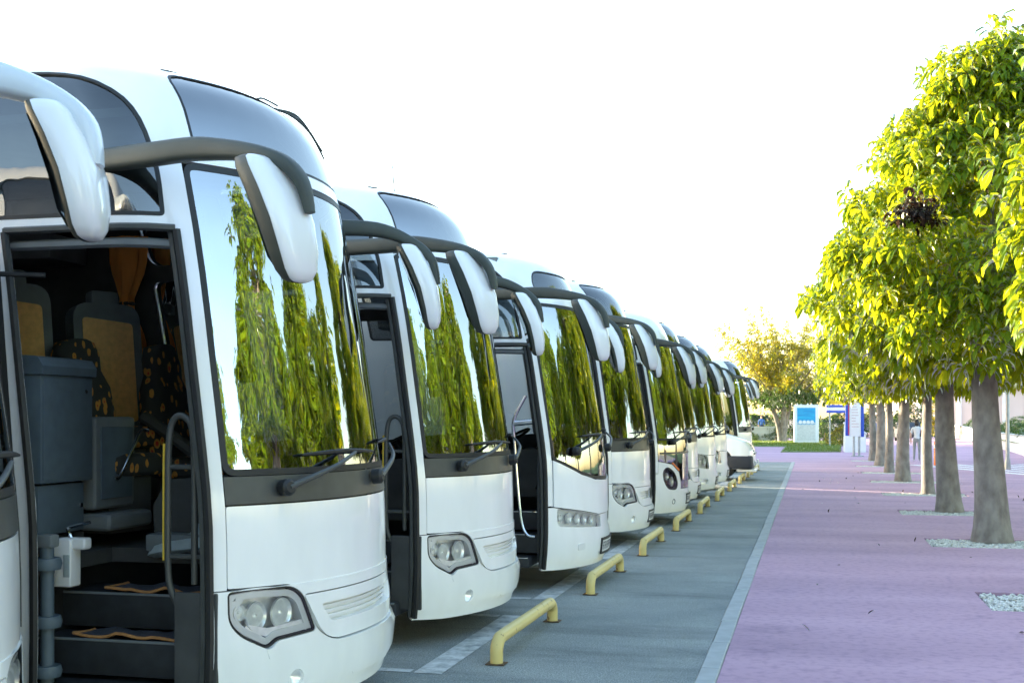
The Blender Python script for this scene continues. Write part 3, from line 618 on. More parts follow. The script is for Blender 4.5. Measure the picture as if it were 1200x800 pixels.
def face_b(sh, root, st):
    """glass sweeping low in the middle, slit lamp clusters with round lamps"""
    cut = [(-1.145, .86), (-.7, .80), (-.3, .74), (.3, .74), (.7, .80), (1.145, .86)]
    lo = st['ws_lo']; lo2 = lo + [(-u, v) for u, v in lo[::-1] if u < -1e-6]
    sh.patch('face_panel', cut + [(u, v - .012) for u, v in lo2[::-1]], 'white_paint', root, off=.012, thick=.04)
    hl = fillet([(-1.09, .66, .05), (-.78, .635, .03), (-.22, .60, .02), (-.22, .715, .02), (-.68, .785, .02), (-1.10, .845, .05)], .03)
    def boff(u, v): return .03 * sstep(.66, .5, v) * sstep(1.26, .95, np.abs(u)) + .004 - .045 * sstep(.36, .22, v)
    sh.patch('bumper', [(-1.242, .21), (1.242, .21), (1.242, .852), (1.15, .852)] + [(u, v - .009) for u, v in cut[::-1]] + [(-1.242, .852)], 'white_paint', root,
             holes=[hl, mir(hl)], off=boff, thick=.05, vc=[.25, .3, .36, .42, .48, .52, .56, .6, .66, .72, .8])
    for poly, s in ((hl, -1), (mir(hl), 1)):
        h = sh.patch('headlight', grow(poly, .004), 'white_plastic', root, off=-.05, thick=0)
        sh.patch('headlight_lens', grow(poly, -.002), 'lens_glass', h, off=-.002, thick=0)
        for u, r in ((1.03, .035), (.90, .052), (.75, .052), (.61, .048), (.46, .045)): rim_lamp(sh, h, s * u, .745 - .05 * (1.03 - u) / .5, r, -.02, .05)
        sh.patch('scoop', fillet([(s * .80, .40), (s * .80 + .13, .40), (s * .80 + .13, .47), (s * .80, .47)], .03), 'grille_white', root, off=lambda u, v: boff(u, v) + .006, thick=.008)
    plate(sh, root, .0, .40, .045)

def face_c(sh, root, st):
    """black glass apron between white wings with big oval dark headlamps and orange markers"""
    wing = fillet([(-1.145, .5, .0), (-.52, .5, .0), (-.50, .70, .06), (-.56, .86, .06), (-.80, 1.0, .08), (-1.145, 1.05, .03)], .04)
    ap = [(-.49, .60), (.49, .60), (.49, .72), (.55, .87), (.80, 1.015), (1.145, 1.06), (1.145, 1.40), (-1.145, 1.40), (-1.145, 1.06), (-.80, 1.015), (-.55, .87), (-.49, .72)]
    sh.patch('front_apron', ap, 'dark_glass', root, off=.004, thick=.03)
    sh.patch('apron_rail', rect(-1.1, 1.1, 1.17, 1.20), 'trim_grey', root, off=.012, thick=.012)
    hl = fillet([(-.92, .60), (-.66, .58), (-.60, .68), (-.70, .86), (-.92, .97), (-1.05, .90), (-1.03, .74)], .09, 6)
    def boff(u, v): return .03 * sstep(.56, .45, v) * sstep(1.26, .95, np.abs(u)) + .006 - .045 * sstep(.36, .22, v)
    sh.patch('bumper', [(-1.242, .21), (1.242, .21), (1.242, .852), (1.15, .86), (1.145, 1.05), (.80, 1.0), (.56, .86), (.50, .70), (.50, .59), (-.50, .59), (-.50, .70), (-.56, .86), (-.80, 1.0), (-1.145, 1.05), (-1.15, .86), (-1.242, .852)], 'white_paint', root,
             holes=[grow(hl, .004), grow(mir(hl), .004)], off=boff, thick=.05, vc=[.25, .3, .36, .42, .48, .54, .6, .7, .8, .9, 1.0])
    for poly, s in ((hl, -1), (mir(hl), 1)):
        h = sh.patch('headlight', grow(poly, .002), 'seal_black', root, off=-.08, thick=0)
        sh.patch('headlight_lens', grow(poly, -.002), 'lens_glass', h, off=.006, thick=.0)
        sh.patch('headlight_edge', grow(poly, .003), 'seal_black', h, holes=[grow(poly, -.02)], off=.005, thick=.06)
        rim_lamp(sh, h, s * .76, .72, .075, -.03, .07); rim_lamp(sh, h, s * .90, .80, .06, -.03, .06)
        mk_pts = [(-.58, .885), (-.80, 1.012), (-.78, 1.035), (-.55, .905)]; mk_pts = mk_pts if s < 0 else mir(mk_pts)
        sh.patch('marker_light', mk_pts[::-1] if s < 0 else mk_pts[::-1], 'orange_lens', root, off=.014, thick=.014)
        p, n = sh.at(s * .78, .40, .035); lathe('fog_lamp', [(0, -.01), (.03, 0), (.042, .006), (.046, 0), (.046, -.03)], 'fog_glass', root, 16, p, n)
    plate(sh, root, .0, .42, .04)

def face_d(sh, root, st):
    """white face with upright four-sided headlamps, triangular badge and fog recesses"""
    hl = fillet([(-1.08, .70, .04), (-.60, .66, .03), (-.66, .93, .05), (-1.10, .99, .05)], .04)
    sh.patch('face_panel', [(-1.145, 1.005), (-.64, .955), (.64, .955), (1.145, 1.005), (1.145, 1.346), (-1.145, 1.346)], 'white_paint', root, thick=.03)
    def boff(u, v): return .05 * sstep(.62, .5, v) * sstep(1.26, .95, np.abs(u)) + .004 - .045 * sstep(.36, .22, v)
    tri = fillet([(0, .70), (.14, .90), (-.14, .90)], .02)
    fog = fillet([(-.98, .36), (-.70, .36), (-.70, .44), (-.98, .46)], .02)
    sh.patch('bumper', [(-1.242, .21), (1.242, .21), (1.242, .852), (1.15, .86), (1.145, .995), (.64, .945), (-.64, .945), (-1.145, .995), (-1.15, .86), (-1.242, .852)], 'white_paint', root,
             holes=[grow(hl, .005), grow(mir(hl), .005), tri, fog, mir(fog)], off=boff, thick=.05, vc=[.25, .3, .36, .42, .48, .52, .56, .6, .66, .72, .8, .9])
    sh.patch('emblem', grow(tri, -.02), 'trim_grey', root, off=.004, thick=.02)
    for poly, s in ((hl, -1), (mir(hl), 1)):
        h = sh.patch('headlight', grow(poly, .002), 'lamp_bowl', root, off=-.07, thick=0)
        sh.patch('headlight_lens', grow(poly, -.002), 'lens_glass', h, off=.004, thick=0)
        rim_lamp(sh, h, s * .76, .82, .075, -.03, .06); rim_lamp(sh, h, s * .94, .83, .075, -.03, .06)
    for poly in (fog, mir(fog)): sh.patch('fog_lamp', grow(poly, .01), 'lamp_silver', root, off=.0, thick=0)
    plate(sh, root, .0, .40, .058)

WS_A = [(-1.14, 1.458), (0, 1.458)]
up_a = fillet([(-1.06, 3.17, .05), (1.06, 3.17, .05), (1.04, 3.72, .18), (-1.04, 3.72, .18)], .08)
up_b = fillet([(-1.0, 3.2, .2), (1.0, 3.2, .2), (.9, 3.5, .2), (-.9, 3.5, .2)], .1)
ST_A = dict(driver_x=-1.42, face=face_a, ws_lo=WS_A, body_lo=.868, upper=up_a)
ST_B = dict(face=face_b, ws_lo=[(-1.14, 1.34), (-.95, 1.27), (-.7, 1.18), (-.4, 1.12), (0, 1.10)], body_lo=.868, upper=up_b, upper_mat='side_glass', k=.91, wiper_v=1.42, edge_mat='chrome', R=1.85, near_mirror=(.12, -1.5), door_top=2.6, mirror_dz=-.08)
ST_C = dict(face=face_c, ws_lo=[(-1.14, 1.41), (0, 1.41)], body_lo=.868, upper=None, k=.93, open=False, wiper_v=1.36, mirror_dz=-.1, near_mirror=(.1, -1.48))
ST_D = dict(face=face_d, ws_lo=[(-1.14, 1.36), (0, 1.36)], body_lo=.868, upper=up_a, k=.96, open=False, wiper_v=1.40, mirror_dz=-.08, near_mirror=(.1, -1.48), upper_mat='side_glass')

# ================================================================== ground
GZ = 0.0
struct(mk('ground', [(-900, -300, -.30), (900, -300, -.30), (900, 1500, -.30), (-900, 1500, -.30)], [(0, 1, 2, 3)], 'ground_far', smooth=False))
def sheet(name, pts, z, m, holes=(), depth=.3):
    bm = bmesh.new(); es = []
    for lp in [pts] + list(holes):
        vs_ = [bm.verts.new((p[0], p[1], z)) for p in lp]; es += [bm.edges.new((vs_[i], vs_[(i + 1) % len(vs_)])) for i in range(len(vs_))]
    bmesh.ops.triangle_fill(bm, use_beauty=True, edges=es)
    bm.normal_update()
    for f in bm.faces:
        if f.normal.z < 0: f.normal_flip()
    if depth:
        for e in [e for e in bm.edges if len(e.link_faces) == 1]:
            a, b = e.verts; l = e.link_loops[0]; a = l.vert; b = l.link_loop_next.vert
            c = bm.verts.new(a.co - Vector((0, 0, depth))); d = bm.verts.new(b.co - Vector((0, 0, depth))); bm.faces.new((b, a, c, d))
    return frombm(name, bm, m, sharp=30)
KX0, KX1 = -.745, -.610
asphalt = struct(sheet('car_park', [(-60, -20), (KX0 - .004, -20), (KX0 - .004, 49.5), (-4.0, 49.5), (-4.0, 70), (-60, 70)], 0, 'asphalt'))
TREE_X = 2.50
tree_y = [12.7 + 5.62 * i for i in range(8)]
beds = [[(TREE_X - .90, y - 1.0), (TREE_X + .95, y - 1.0), (TREE_X + .95, y + .22), (TREE_X - .90, y + .22)] for y in tree_y]
path = struct(sheet('promenade', [(KX1 + .004, -20), (40, -20), (40, 150), (-3.99, 150), (-3.99, 49.51), (KX1 + .004, 49.51)], .004, 'paving', holes=beds, depth=.25))
# kerb of separate stones flush between the asphalt and the promenade
kerb = struct(empty('kerb'))
kb = bmesh.new(); boxbm(kb, KX0, KX1, -.493, .493, -.2, .012, .008, 1)
km = bpy.data.meshes.new('kerb_stone'); kb.to_mesh(km); kb.free(); km.materials.append(M['kerb_stone'])
for i in range(46):
    o = bpy.data.objects.new('kerb_stone', km); C.objects.link(o); o.parent = kerb; o.location = (random.uniform(-.003, .003), 4.0 + i, random.uniform(-.004, .003)); o.rotation_euler = (0, 0, random.uniform(-.003, .003))
# worn bay markings
def line(name, x0, x1, y0, y1, m='road_paint', parent=None, z=.004):
    return mk(name, [(x0, y0, z), (x1, y0, z), (x1, y1, z), (x0, y1, z)], [(0, 1, 2, 3)], m, parent, smooth=False)
bays = [7.9 + 3.47 * i - 3.47 for i in range(12)]
for i, y in enumerate(bays):
    dx = .012 * (y - 9)
    b = struct(empty('bay_marking', (0, 0, 0)))
    line('front_line', -2.64 + dx, -2.44 + dx, y, y + 2.5, parent=b)
    line('side_line', -14, -2.668 + dx, y, y + .10, parent=b); line('side_line', -14, -2.668 + dx, y + 2.40, y + 2.5, parent=b)

# ------------------------------------------------------------------ yellow stop bars
def stop_bar():
    r = empty('stop_bar')
    pth = smooth_path([(0, -.93, 0), (0, -.93, .06), (0, -.92, .12), (0, -.86, .165), (0, -.75, .175), (0, 0, .175), (0, .75, .175), (0, .86, .165), (0, .92, .12), (0, .93, .06), (0, .93, 0)], 4)
    v, f = tube_vf(pth, .047, 16, up=(1, 0, 0)); mk('rail', v, f, 'yellow_paint', r, sharp=60)
    for y in (-.93, .93):
        bm = bmesh.new(); boxbm(bm, -.07, .07, y - .062, y + .062, .004, .011, .003, 1); o = frombm('foot_plate', bm, 'rust', r)
    return r
bar0 = stop_bar()
for i in range(10):
    y = 9.25 + 3.5 * i; o = bar0 if i == 0 else copy_tree(bar0)
    o.location = (-2.17 + .0135 * (y - 9), y, 0); o.rotation_euler.z = random.uniform(-.012, .012)
    tag(o, ['pale yellow tubular wheel stop bar in front of the white coach without number plate', 'pale yellow tubular stop bar before the coach with round slit headlamps',
            'yellow tubular stop bar before the coach with the star emblem', 'yellow tubular stop bar before the coach with oval headlamps and orange markers', 'small yellow stop bar before the coach next to the one with oval headlamps', 'small yellow stop bar before the coach with triangular badge', 'small yellow stop bar before the coach squeezed in beside the van',
            'small yellow stop bar before the van with dark bumper', 'small yellow stop bar between the van and the last coach', 'small yellow stop bar before the last coach of the row'][i], 'stop bar', 'yellow stop bars along the coach bays')

# ================================================================== coaches
A, shA = coach(ST_A)
BUS = []
def put(o, x, y, rz, label):
    o.location = (x, y, 0); o.rotation_euler = (0, 0, rz); tag(o, label, 'coach', 'coaches parked side by side'); BUS.append(o); return o
ST_A2 = dict(ST_A); ST_A2.update(k=.965, mirror_dz=-.03, badge=True, antenna=(-1.02, .1)); A2, _ = coach(ST_A2)
ST_A4 = dict(ST_A); ST_A4.update(k=.985, emblem=True, plate=True, antenna=(-1.02, .0), upper_mat='side_glass', open=False); A4, _ = coach(ST_A4)
ST_A0 = dict(ST_A); ST_A0.update(arm_mat='arm_white', open=False, far_mirror=(-.38, 1.42), mirror_dz=.14, mir_a=.10, mir_b=.18, arm_k=1.4); A0, _ = coach(ST_A0)
A0sh = _
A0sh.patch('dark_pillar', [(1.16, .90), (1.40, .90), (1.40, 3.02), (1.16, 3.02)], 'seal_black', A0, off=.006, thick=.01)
put(A0, -2.76, 3.22, 0, 'white coach with thick white mirror arm over its large white mirror')
put(A, -2.54, 6.72, 0, 'large white coach with open door showing tan seats, grey cabinet and steps')
put(A2, -2.47, 9.82, 0, 'white coach with open door, roof aerial and small badge on its grille')
B3, _ = coach(ST_B); put(B3, -2.17, 12.95, 0, 'white coach with row of round lamps, low dipping windscreen and chrome door rail')
put(A4, -2.24, 17.2, 0, 'white coach with star emblem on the grille and number plate under it')
C5, _ = coach(ST_C); put(C5, -2.02, 20.5, 0, 'white coach with black front apron, dark oval headlamps and orange marker strips')
D6, _ = coach(ST_D)
put(copy_tree(A4), -2.14, 23.7, 0, 'white coach between the one with oval headlamps and the one with triangle badge')
put(D6, -2.04, 27.0, 0, 'white coach with triangular grille badge and upright four-sided headlamps')
put(copy_tree(D6), -2.02, 30.4, 0, 'white coach squeezed in beside the van with dark bumper')
put(copy_tree(A4), -1.88, 40.6, 0, 'white coach at the end of the row behind the van')

# ---- rails and loose fittings inside the open doorways
def door_rail(root, x=-.53, chrome=False):
    if chrome:
        r = tube('hand_rail', [(-.62, -1.10, 1.98), (-.74, -1.10, 1.74), (-.74, -1.08, 1.5), (-.70, -1.08, 1.0), (-.66, -1.10, .70), (-.60, -1.12, .58), (-.52, -1.12, .56)], .018, 'chrome', root, 8)
        tube('rail_clamp', [(-.74, -1.09, 1.70), (-.55, -1.10, 1.72)], .03, 'chrome', r, 8, 1); return
    y = -1.10
    r = tube('hand_rail', [(x, y, .62), (x - .06, y, .74), (x - .13, y, .86), (x - .15, y, 1.0), (x - .15, y, 1.35), (x - .145, y, 1.62), (x - .12, y, 1.74), (x - .06, y, 1.76), (x - .01, y, 1.68), (x, y, 1.4), (x, y, .9)], .018, 'trim_grey', root, 8)
    tube('rail_grip', [(x - .171, y - .006, 1.02), (x - .171, y - .006, 1.35), (x - .168, y - .006, 1.62)], .008, 'rail_yellow', r, 6)
    for z in (1.04, 1.50): tube('rail_bracket', [(x - .14, y, z), (x + .08, y, z)], .014, 'trim_grey', r, 6, 1)
    box('door_panel', x - .10, x + .14, -1.13, -1.10, .30, .86, 'interior_dark', root, .01)
door_rail(A); door_rail(A2); door_rail(B3, chrome=True)
def far_pane_box(root):
    box('cabin_partition', -2.4, -2.3, -1.1, -.2, 1.0, 1.55, 'interior_grey', root, .02)
for r_ in (A2, B3): far_pane_box(r_)
# bus with the grey cabinet
cab = box('cabinet', -1.72, -1.43, -1.10, -.62, 1.40, 1.985, 'cabinet_grey', A, .012)
v, f = loft([[(x, y, z) for x, z in ((-1.73, 1.985), (-1.415, 1.985), (-1.41, 2.03), (-1.44, 2.075), (-1.54, 2.09), (-1.73, 2.09))] for y in (-.61, -1.11)]); mk('cabinet_lid', v, f, 'cabinet_grey', cab, sharp=30)
lathe('cabinet_lock', [(0, .006), (.012, .006), (.014, 0)], 'chrome', cab, 12, (-1.43, -.69, 1.90), (1, 0, 0)); box('cabinet_door', -1.43, -1.424, -1.085, -.635, 1.42, 1.97, 'cabinet_grey', cab, .003)
lc = box('lower_cabinet', -1.70, -1.46, -1.08, -.66, 1.12, 1.39, 'cabinet_grey', A, .01); box('cabinet_catch', -1.462, -1.45, -.71, -.685, 1.25, 1.275, 'chrome', lc, .003)
dsp = box('soap_dispenser', -1.42, -1.305, -1.02, -.92, .845, 1.105, 'white_plastic', A, .015, 3)
box('dispenser_head', -1.39, -1.23, -1.005, -.93, 1.045, 1.11, 'white_plastic', dsp, .02, 3); box('dispenser_label', -1.345, -1.31, -1.025, -1.02, .90, 1.02, 'cushion', dsp, .002)
tube('dispenser_lever', [(-1.33, -.97, 1.10), (-1.35, -.98, 1.155), (-1.31, -.99, 1.17), (-1.20, -1.0, 1.195)], .010, 'chrome', dsp, 6)
po = tube('door_pivot', [(-1.37, -1.13, .30), (-1.37, -1.13, 1.08)], .036, 'cabinet_grey', A, 12, 1)
for z in (.985, .68, .42): lathe('pivot_collar', [(.036, -.03), (.07, -.03), (.078, 0), (.07, .03), (.036, .03)], 'cabinet_grey', po, 16, (-1.37, -1.13, z))
tube('pivot_arm', [(-1.37, -1.13, .985), (-1.50, -1.25, .985)], .026, 'cabinet_grey', po, 8, 1); box('pivot_cap', -1.42, -1.32, -1.17, -1.09, 1.07, 1.14, 'interior_grey', po, .015)
fs = box('folding_seat', -1.56, -1.46, -.55, -.12, 1.22, 1.76, 'interior_grey', A, .03, 3); box('seat_hinge', -1.58, -1.36, -.56, -.08, 1.10, 1.20, 'interior_grey', fs, .04, 3); box('seat_inset', -1.462, -1.448, -.50, -.17, 1.28, 1.70, 'cabinet_grey', fs, .01)
tube('seat_handle', [(-1.43, -.40, 1.40), (-1.42, -.36, 1.41), (-1.40, -.26, 1.56), (-1.39, -.18, 1.67), (-1.39, -.10, 1.675)], .011, 'chrome', fs, 8)
seat(A, -1.98, -.42, 1.28, 'tan', R_(-30), h=.86); seat(A, -1.84, .36, 1.22, 'tan', R_(-32), h=.86); seat(A, -1.66, -.12, 1.06, 'cloth', R_(-12), h=.74)
# curtain tied at the far window
rings = []
for t in np.linspace(0, 1, 14):
    z = 3.05 - 1.15 * t; w = .14 - .10 * math.exp(-((t - .42) / .16) ** 2)
    rings.append([(-2.22 + w * math.cos(q) * (1 + .18 * math.sin(5 * q)), 1.02 + .05 * math.sin(q) * (1 + .3 * math.sin(7 * q)), z) for q in [2 * math.pi * i / 28 for i in range(28)]])
v, f = loft(rings); cu = mk('curtain', v, f, 'curtain_orange', A, sharp=70); lathe('curtain_tie', [(.05, -.012), (.062, 0), (.05, .012)], 'interior_dark', cu, 14, (-2.22, 1.02, 2.57))
box('front_locker', -1.1, -.75, -.62, -.3, 1.0, 1.10, 'interior_grey', A, .02)
# slipped-back door leaf standing off the flank, behind the doorway
def door_leaf(root):
    x0, x1 = -2.26, -1.31; y = -1.42
    d = empty('x'); bpy.data.objects.remove(d)
    bm = bmesh.new(); lp = fillet([(x0, .26), (x1, .26), (x1 - .03, 1.3), (x1 - .14, 2.66), (x0, 2.70)], .06)
    hole = fillet([(x0 + .09, .42), (x1 - .09, .42), (x1 - .11, 1.1), (x0 + .09, 1.1)], .05); hole2 = fillet([(x0 + .09, 1.2), (x1 - .10, 1.2), (x1 - .22, 2.55), (x0 + .09, 2.58)], .06)
    es = []
    for l in (lp, hole, hole2):
        vs_ = [bm.verts.new((p[0], y, p[1])) for p in l]; es += [bm.edges.new((vs_[i], vs_[(i + 1) % len(vs_)])) for i in range(len(vs_))]
    bmesh.ops.triangle_fill(bm, use_beauty=True, edges=es); r = bmesh.ops.extrude_face_region(bm, geom=bm.faces[:])
    for v_ in r['geom']:
        if isinstance(v_, bmesh.types.BMVert): v_.co.y -= .045
    bmesh.ops.recalc_face_normals(bm, faces=bm.faces[:])
    o = frombm('door_leaf', bm, 'seal_black', root)
    for h in (hole, hole2): mk('door_pane', [(p[0], y - .02, p[1]) for p in h], [tuple(range(len(h)))], 'side_glass', o, smooth=False)
    tube('door_link', [(-1.36, -1.16, 2.50), (-1.7, -1.36, 2.50)], .014, 'seal_black', o, 6, 1); tube('door_link', [(-1.40, -1.18, .985), (-1.75, -1.37, .985)], .02, 'cabinet_grey', o, 6, 1)
door_leaf(A)
# wiper frame lying on the dome of the first coach
wr = tube('roof_wiper', [shA.at(.40, 3.80, .02)[0], shA.at(.50, 3.70, .05)[0], shA.at(.58, 3.58, .04)[0], shA.at(.66, 3.42, .02)[0]], [.008, .012, .010, .006], 'trim_grey', A, 6)
tube('wiper_arm', [shA.at(.36, 3.76, .02)[0], shA.at(.48, 3.66, .06)[0], shA.at(.62, 3.46, .03)[0]], .007, 'trim_grey', wr, 6)
tube('wiper_arm', [shA.at(.28, 3.86, .015)[0], shA.at(.32, 3.83, .05)[0], shA.at(.40, 3.76, .05)[0]], .007, 'trim_grey', wr, 6)

# loose things in the first doorway (world = coach position + local)
BX, BY = -2.54, 6.72
def wavy_mat(name, x0, x1, y0, y1, z, label, seed):
    rnd = random.Random(seed); n = 16; rows = []; ph = rnd.random() * 6
    r = empty(name, (BX + (x0 + x1) / 2, BY + (y0 + y1) / 2, z)); V = []; F = []; E_ = []
    for j in range(5):
        for i in range(n + 1):
            x = x0 + (x1 - x0) * i / n; y = y0 + (y1 - y0) * j / 4
            h = .008 + .006 * math.sin(i * 1.1 + ph + j) + .016 * max(0, math.sin(i * .7 + ph * 2 + j * .6)) + rnd.random() * .004
            V.append((x - (x0 + x1) / 2, y - (y0 + y1) / 2, h))
    F = [(j * (n + 1) + i, j * (n + 1) + i + 1, (j + 1) * (n + 1) + i + 1, (j + 1) * (n + 1) + i) for j in range(4) for i in range(n)]
    mk('mat_pile', V, F, 'mat_grey', r, sharp=80)
    loop = [V[i] for i in range(n + 1)]; v, f = tube_vf([Vector(p) for p in loop], .009, 6); v2, f2 = tube_vf([Vector(V[j * (n + 1)]) for j in range(5)], .009, 6)
    v, f = join([(v, f), (v2, f2)]); mk('mat_border', v, f, 'mat_trim', r, sharp=80)
    tag(r, label, 'door mat', 'worn mats on the coach steps')
wavy_mat('step_mat', -1.30, -.62, -1.0, -.80, .58, 'crumpled dark mat with orange border on the lower coach step', 3)
wavy_mat('step_mat', -1.24, -.60, -.79, -.56, .795, 'crumpled dark mat with orange border on the upper coach step', 5)
wavy_mat('floor_mat', -1.10, -.60, -.42, .0, 1.10, 'dark mat with worn orange border lying over the grey floor locker', 8)
cu_o = empty('cushion', (BX - .86, BY - .50, 1.005))
v, f = loft([[(.26 * k * math.copysign(abs(math.cos(q)) ** .6, math.cos(q)), .15 * k * math.copysign(abs(math.sin(q)) ** .6, math.sin(q)), .10 * t + .05 * math.cos(q)) for q in [2 * math.pi * i / 20 for i in range(20)]] for t, k in ((0, .8), (.15, 1), (.6, .93), (.95, .5), (1, .1))]); mk('cushion_body', v, f, 'cushion', cu_o, sharp=70)
tag(cu_o, 'pale grey cushion lying on the floor at the top of the coach steps', 'cushion')
pk = empty('wrapped_packet', (BX - .95, BY - .33, 1.0)); box('packet_stack', -.22, .24, -.06, .06, 0, .19, 'film', pk, .02, 3)
for i in range(5): box('packet_band', -.225, .245, -.066, -.058, .02 + .035 * i, .028 + .035 * i, 'interior_grey', pk, .001)
tag(pk, 'clear film wrapped bundle behind the pale cushion in the coach doorway', 'bundle')

# ------------------------------------------------------------------ van with dark bumper
def van():
    r = empty('van')
    side = [(-5.6, .35), (-.05, .35), (0, .55), (-.02, .85), (-.18, 1.12), (-.95, 1.36), (-1.75, 2.28), (-2.1, 2.48), (-2.6, 2.56), (-5.55, 2.56), (-5.7, 2.3)]
    side = fillet(side, .12, 4); secs = []
    for y, dx, dz in ((-1.0, .14, .05), (-.97, .06, .02), (-.88, .02, 0), (-.4, -.03, 0), (0, -.05, 0), (.4, -.03, 0), (.88, .02, 0), (.97, .06, .02), (1.0, .14, .05)):
        secs.append([(x - dx * (1 if x > -2 else 0), y * (1 - .12 * max(0, (z - 1.3) / 1.3)), z - dz * (1 if z > 1 else 0)) for x, z in side])
    v, f = loft(secs); mk('body', v, f, 'white_paint', r, sharp=40)
    def yy(y, z): return y * (1 - .12 * max(0, (z - 1.3) / 1.3))
    V = []; F = []
    for i, (x, z) in enumerate(((-.98, 1.42), (-1.25, 1.72), (-1.5, 2.02), (-1.74, 2.28))):
        for y in (-.86, -.5, 0, .5, .86): V.append((x + .05 - .06 * (y / .86) ** 2 + .035, yy(y, z), z + .02))
    F = [(j * 5 + i, j * 5 + i + 1, (j + 1) * 5 + i + 1, (j + 1) * 5 + i) for j in range(3) for i in range(4)]; mk('windscreen', V, F, 'windscreen_glass', r)
    for s in (-1, 1):
        pts = [(-1.25, 1.36), (-1.9, 1.36), (-1.95, 2.2), (-1.78, 2.2)]; mk('side_window', [(x, s * (yy(1.0, z) + .006), z) for x, z in pts], [(0, 1, 2, 3)], 'dark_glass', r, smooth=False)
        pts = [(-2.15, 1.4), (-3.6, 1.4), (-3.6, 2.2), (-2.15, 2.2)]; mk('side_window', [(x, s * (yy(1.0, z) + .006), z) for x, z in pts], [(0, 1, 2, 3)], 'dark_glass', r, smooth=False)
        v, f = loft([[(-.22 + .1 * a - ox, s * (.58 + .36 * b), .98 + .20 * c - .1 * b) for a, b, c in ((.9, 0, -.5), (.35, 1, -.3), (-1.2, 1.02, .75), (-.5, .5, .55))] for ox in (-.03, .05)]); h = mk('headlight', v, f, 'lamp_silver', r, sharp=30)
        mirror_o = box('mirror', -1.35, -1.2, s * 1.22 - .09, s * 1.22 + .09, 1.45, 1.72, 'seal_black', r, .03, 2); tube('mirror_arm', [(-1.28, s * 1.0, 1.48), (-1.28, s * 1.15, 1.5)], .03, 'seal_black', mirror_o, 6, 1)
        for x in (-.98, -4.5): wheel(r, x, s * .86, s)
    bm = bmesh.new(); boxbm(bm, -.80, .10, -1.03, 1.03, .34, .72, .08, 3)
    for v_ in bm.verts: v_.co.x -= (.12 * (abs(v_.co.y)) ** 3 if v_.co.x > -.3 else 0)
    frombm('bumper', bm, 'van_bumper', r)
    bm = bmesh.new(); boxbm(bm, -.35, .17, -.94, .94, .27, .335, .02, 2)
    for v_ in bm.verts: v_.co.x -= .12 * (abs(v_.co.y)) ** 3
    frombm('spoiler_lip', bm, 'white_paint', r)
    for i in range(4): box('grille_bar', -.14 - .035 * i, .04 - .035 * i, -.52, .52, .74 + .075 * i, .78 + .075 * i, 'trim_grey', r, .012)
    box('number_plate', .10, .115, -.26, .26, .44, .55, 'plate_white', r, .004)
    box('fog_lamp', .03, .085, -.80, -.70, .50, .57, 'lamp_silver', r, .02); box('fog_lamp', .03, .085, .70, .80, .50, .57, 'lamp_silver', r, .02)
    return r
vn = van(); vn.location = (-1.55, 35.0, 0); tag(vn, 'white van with sloping bonnet and dark blue-black bumper in the coach row', 'van')

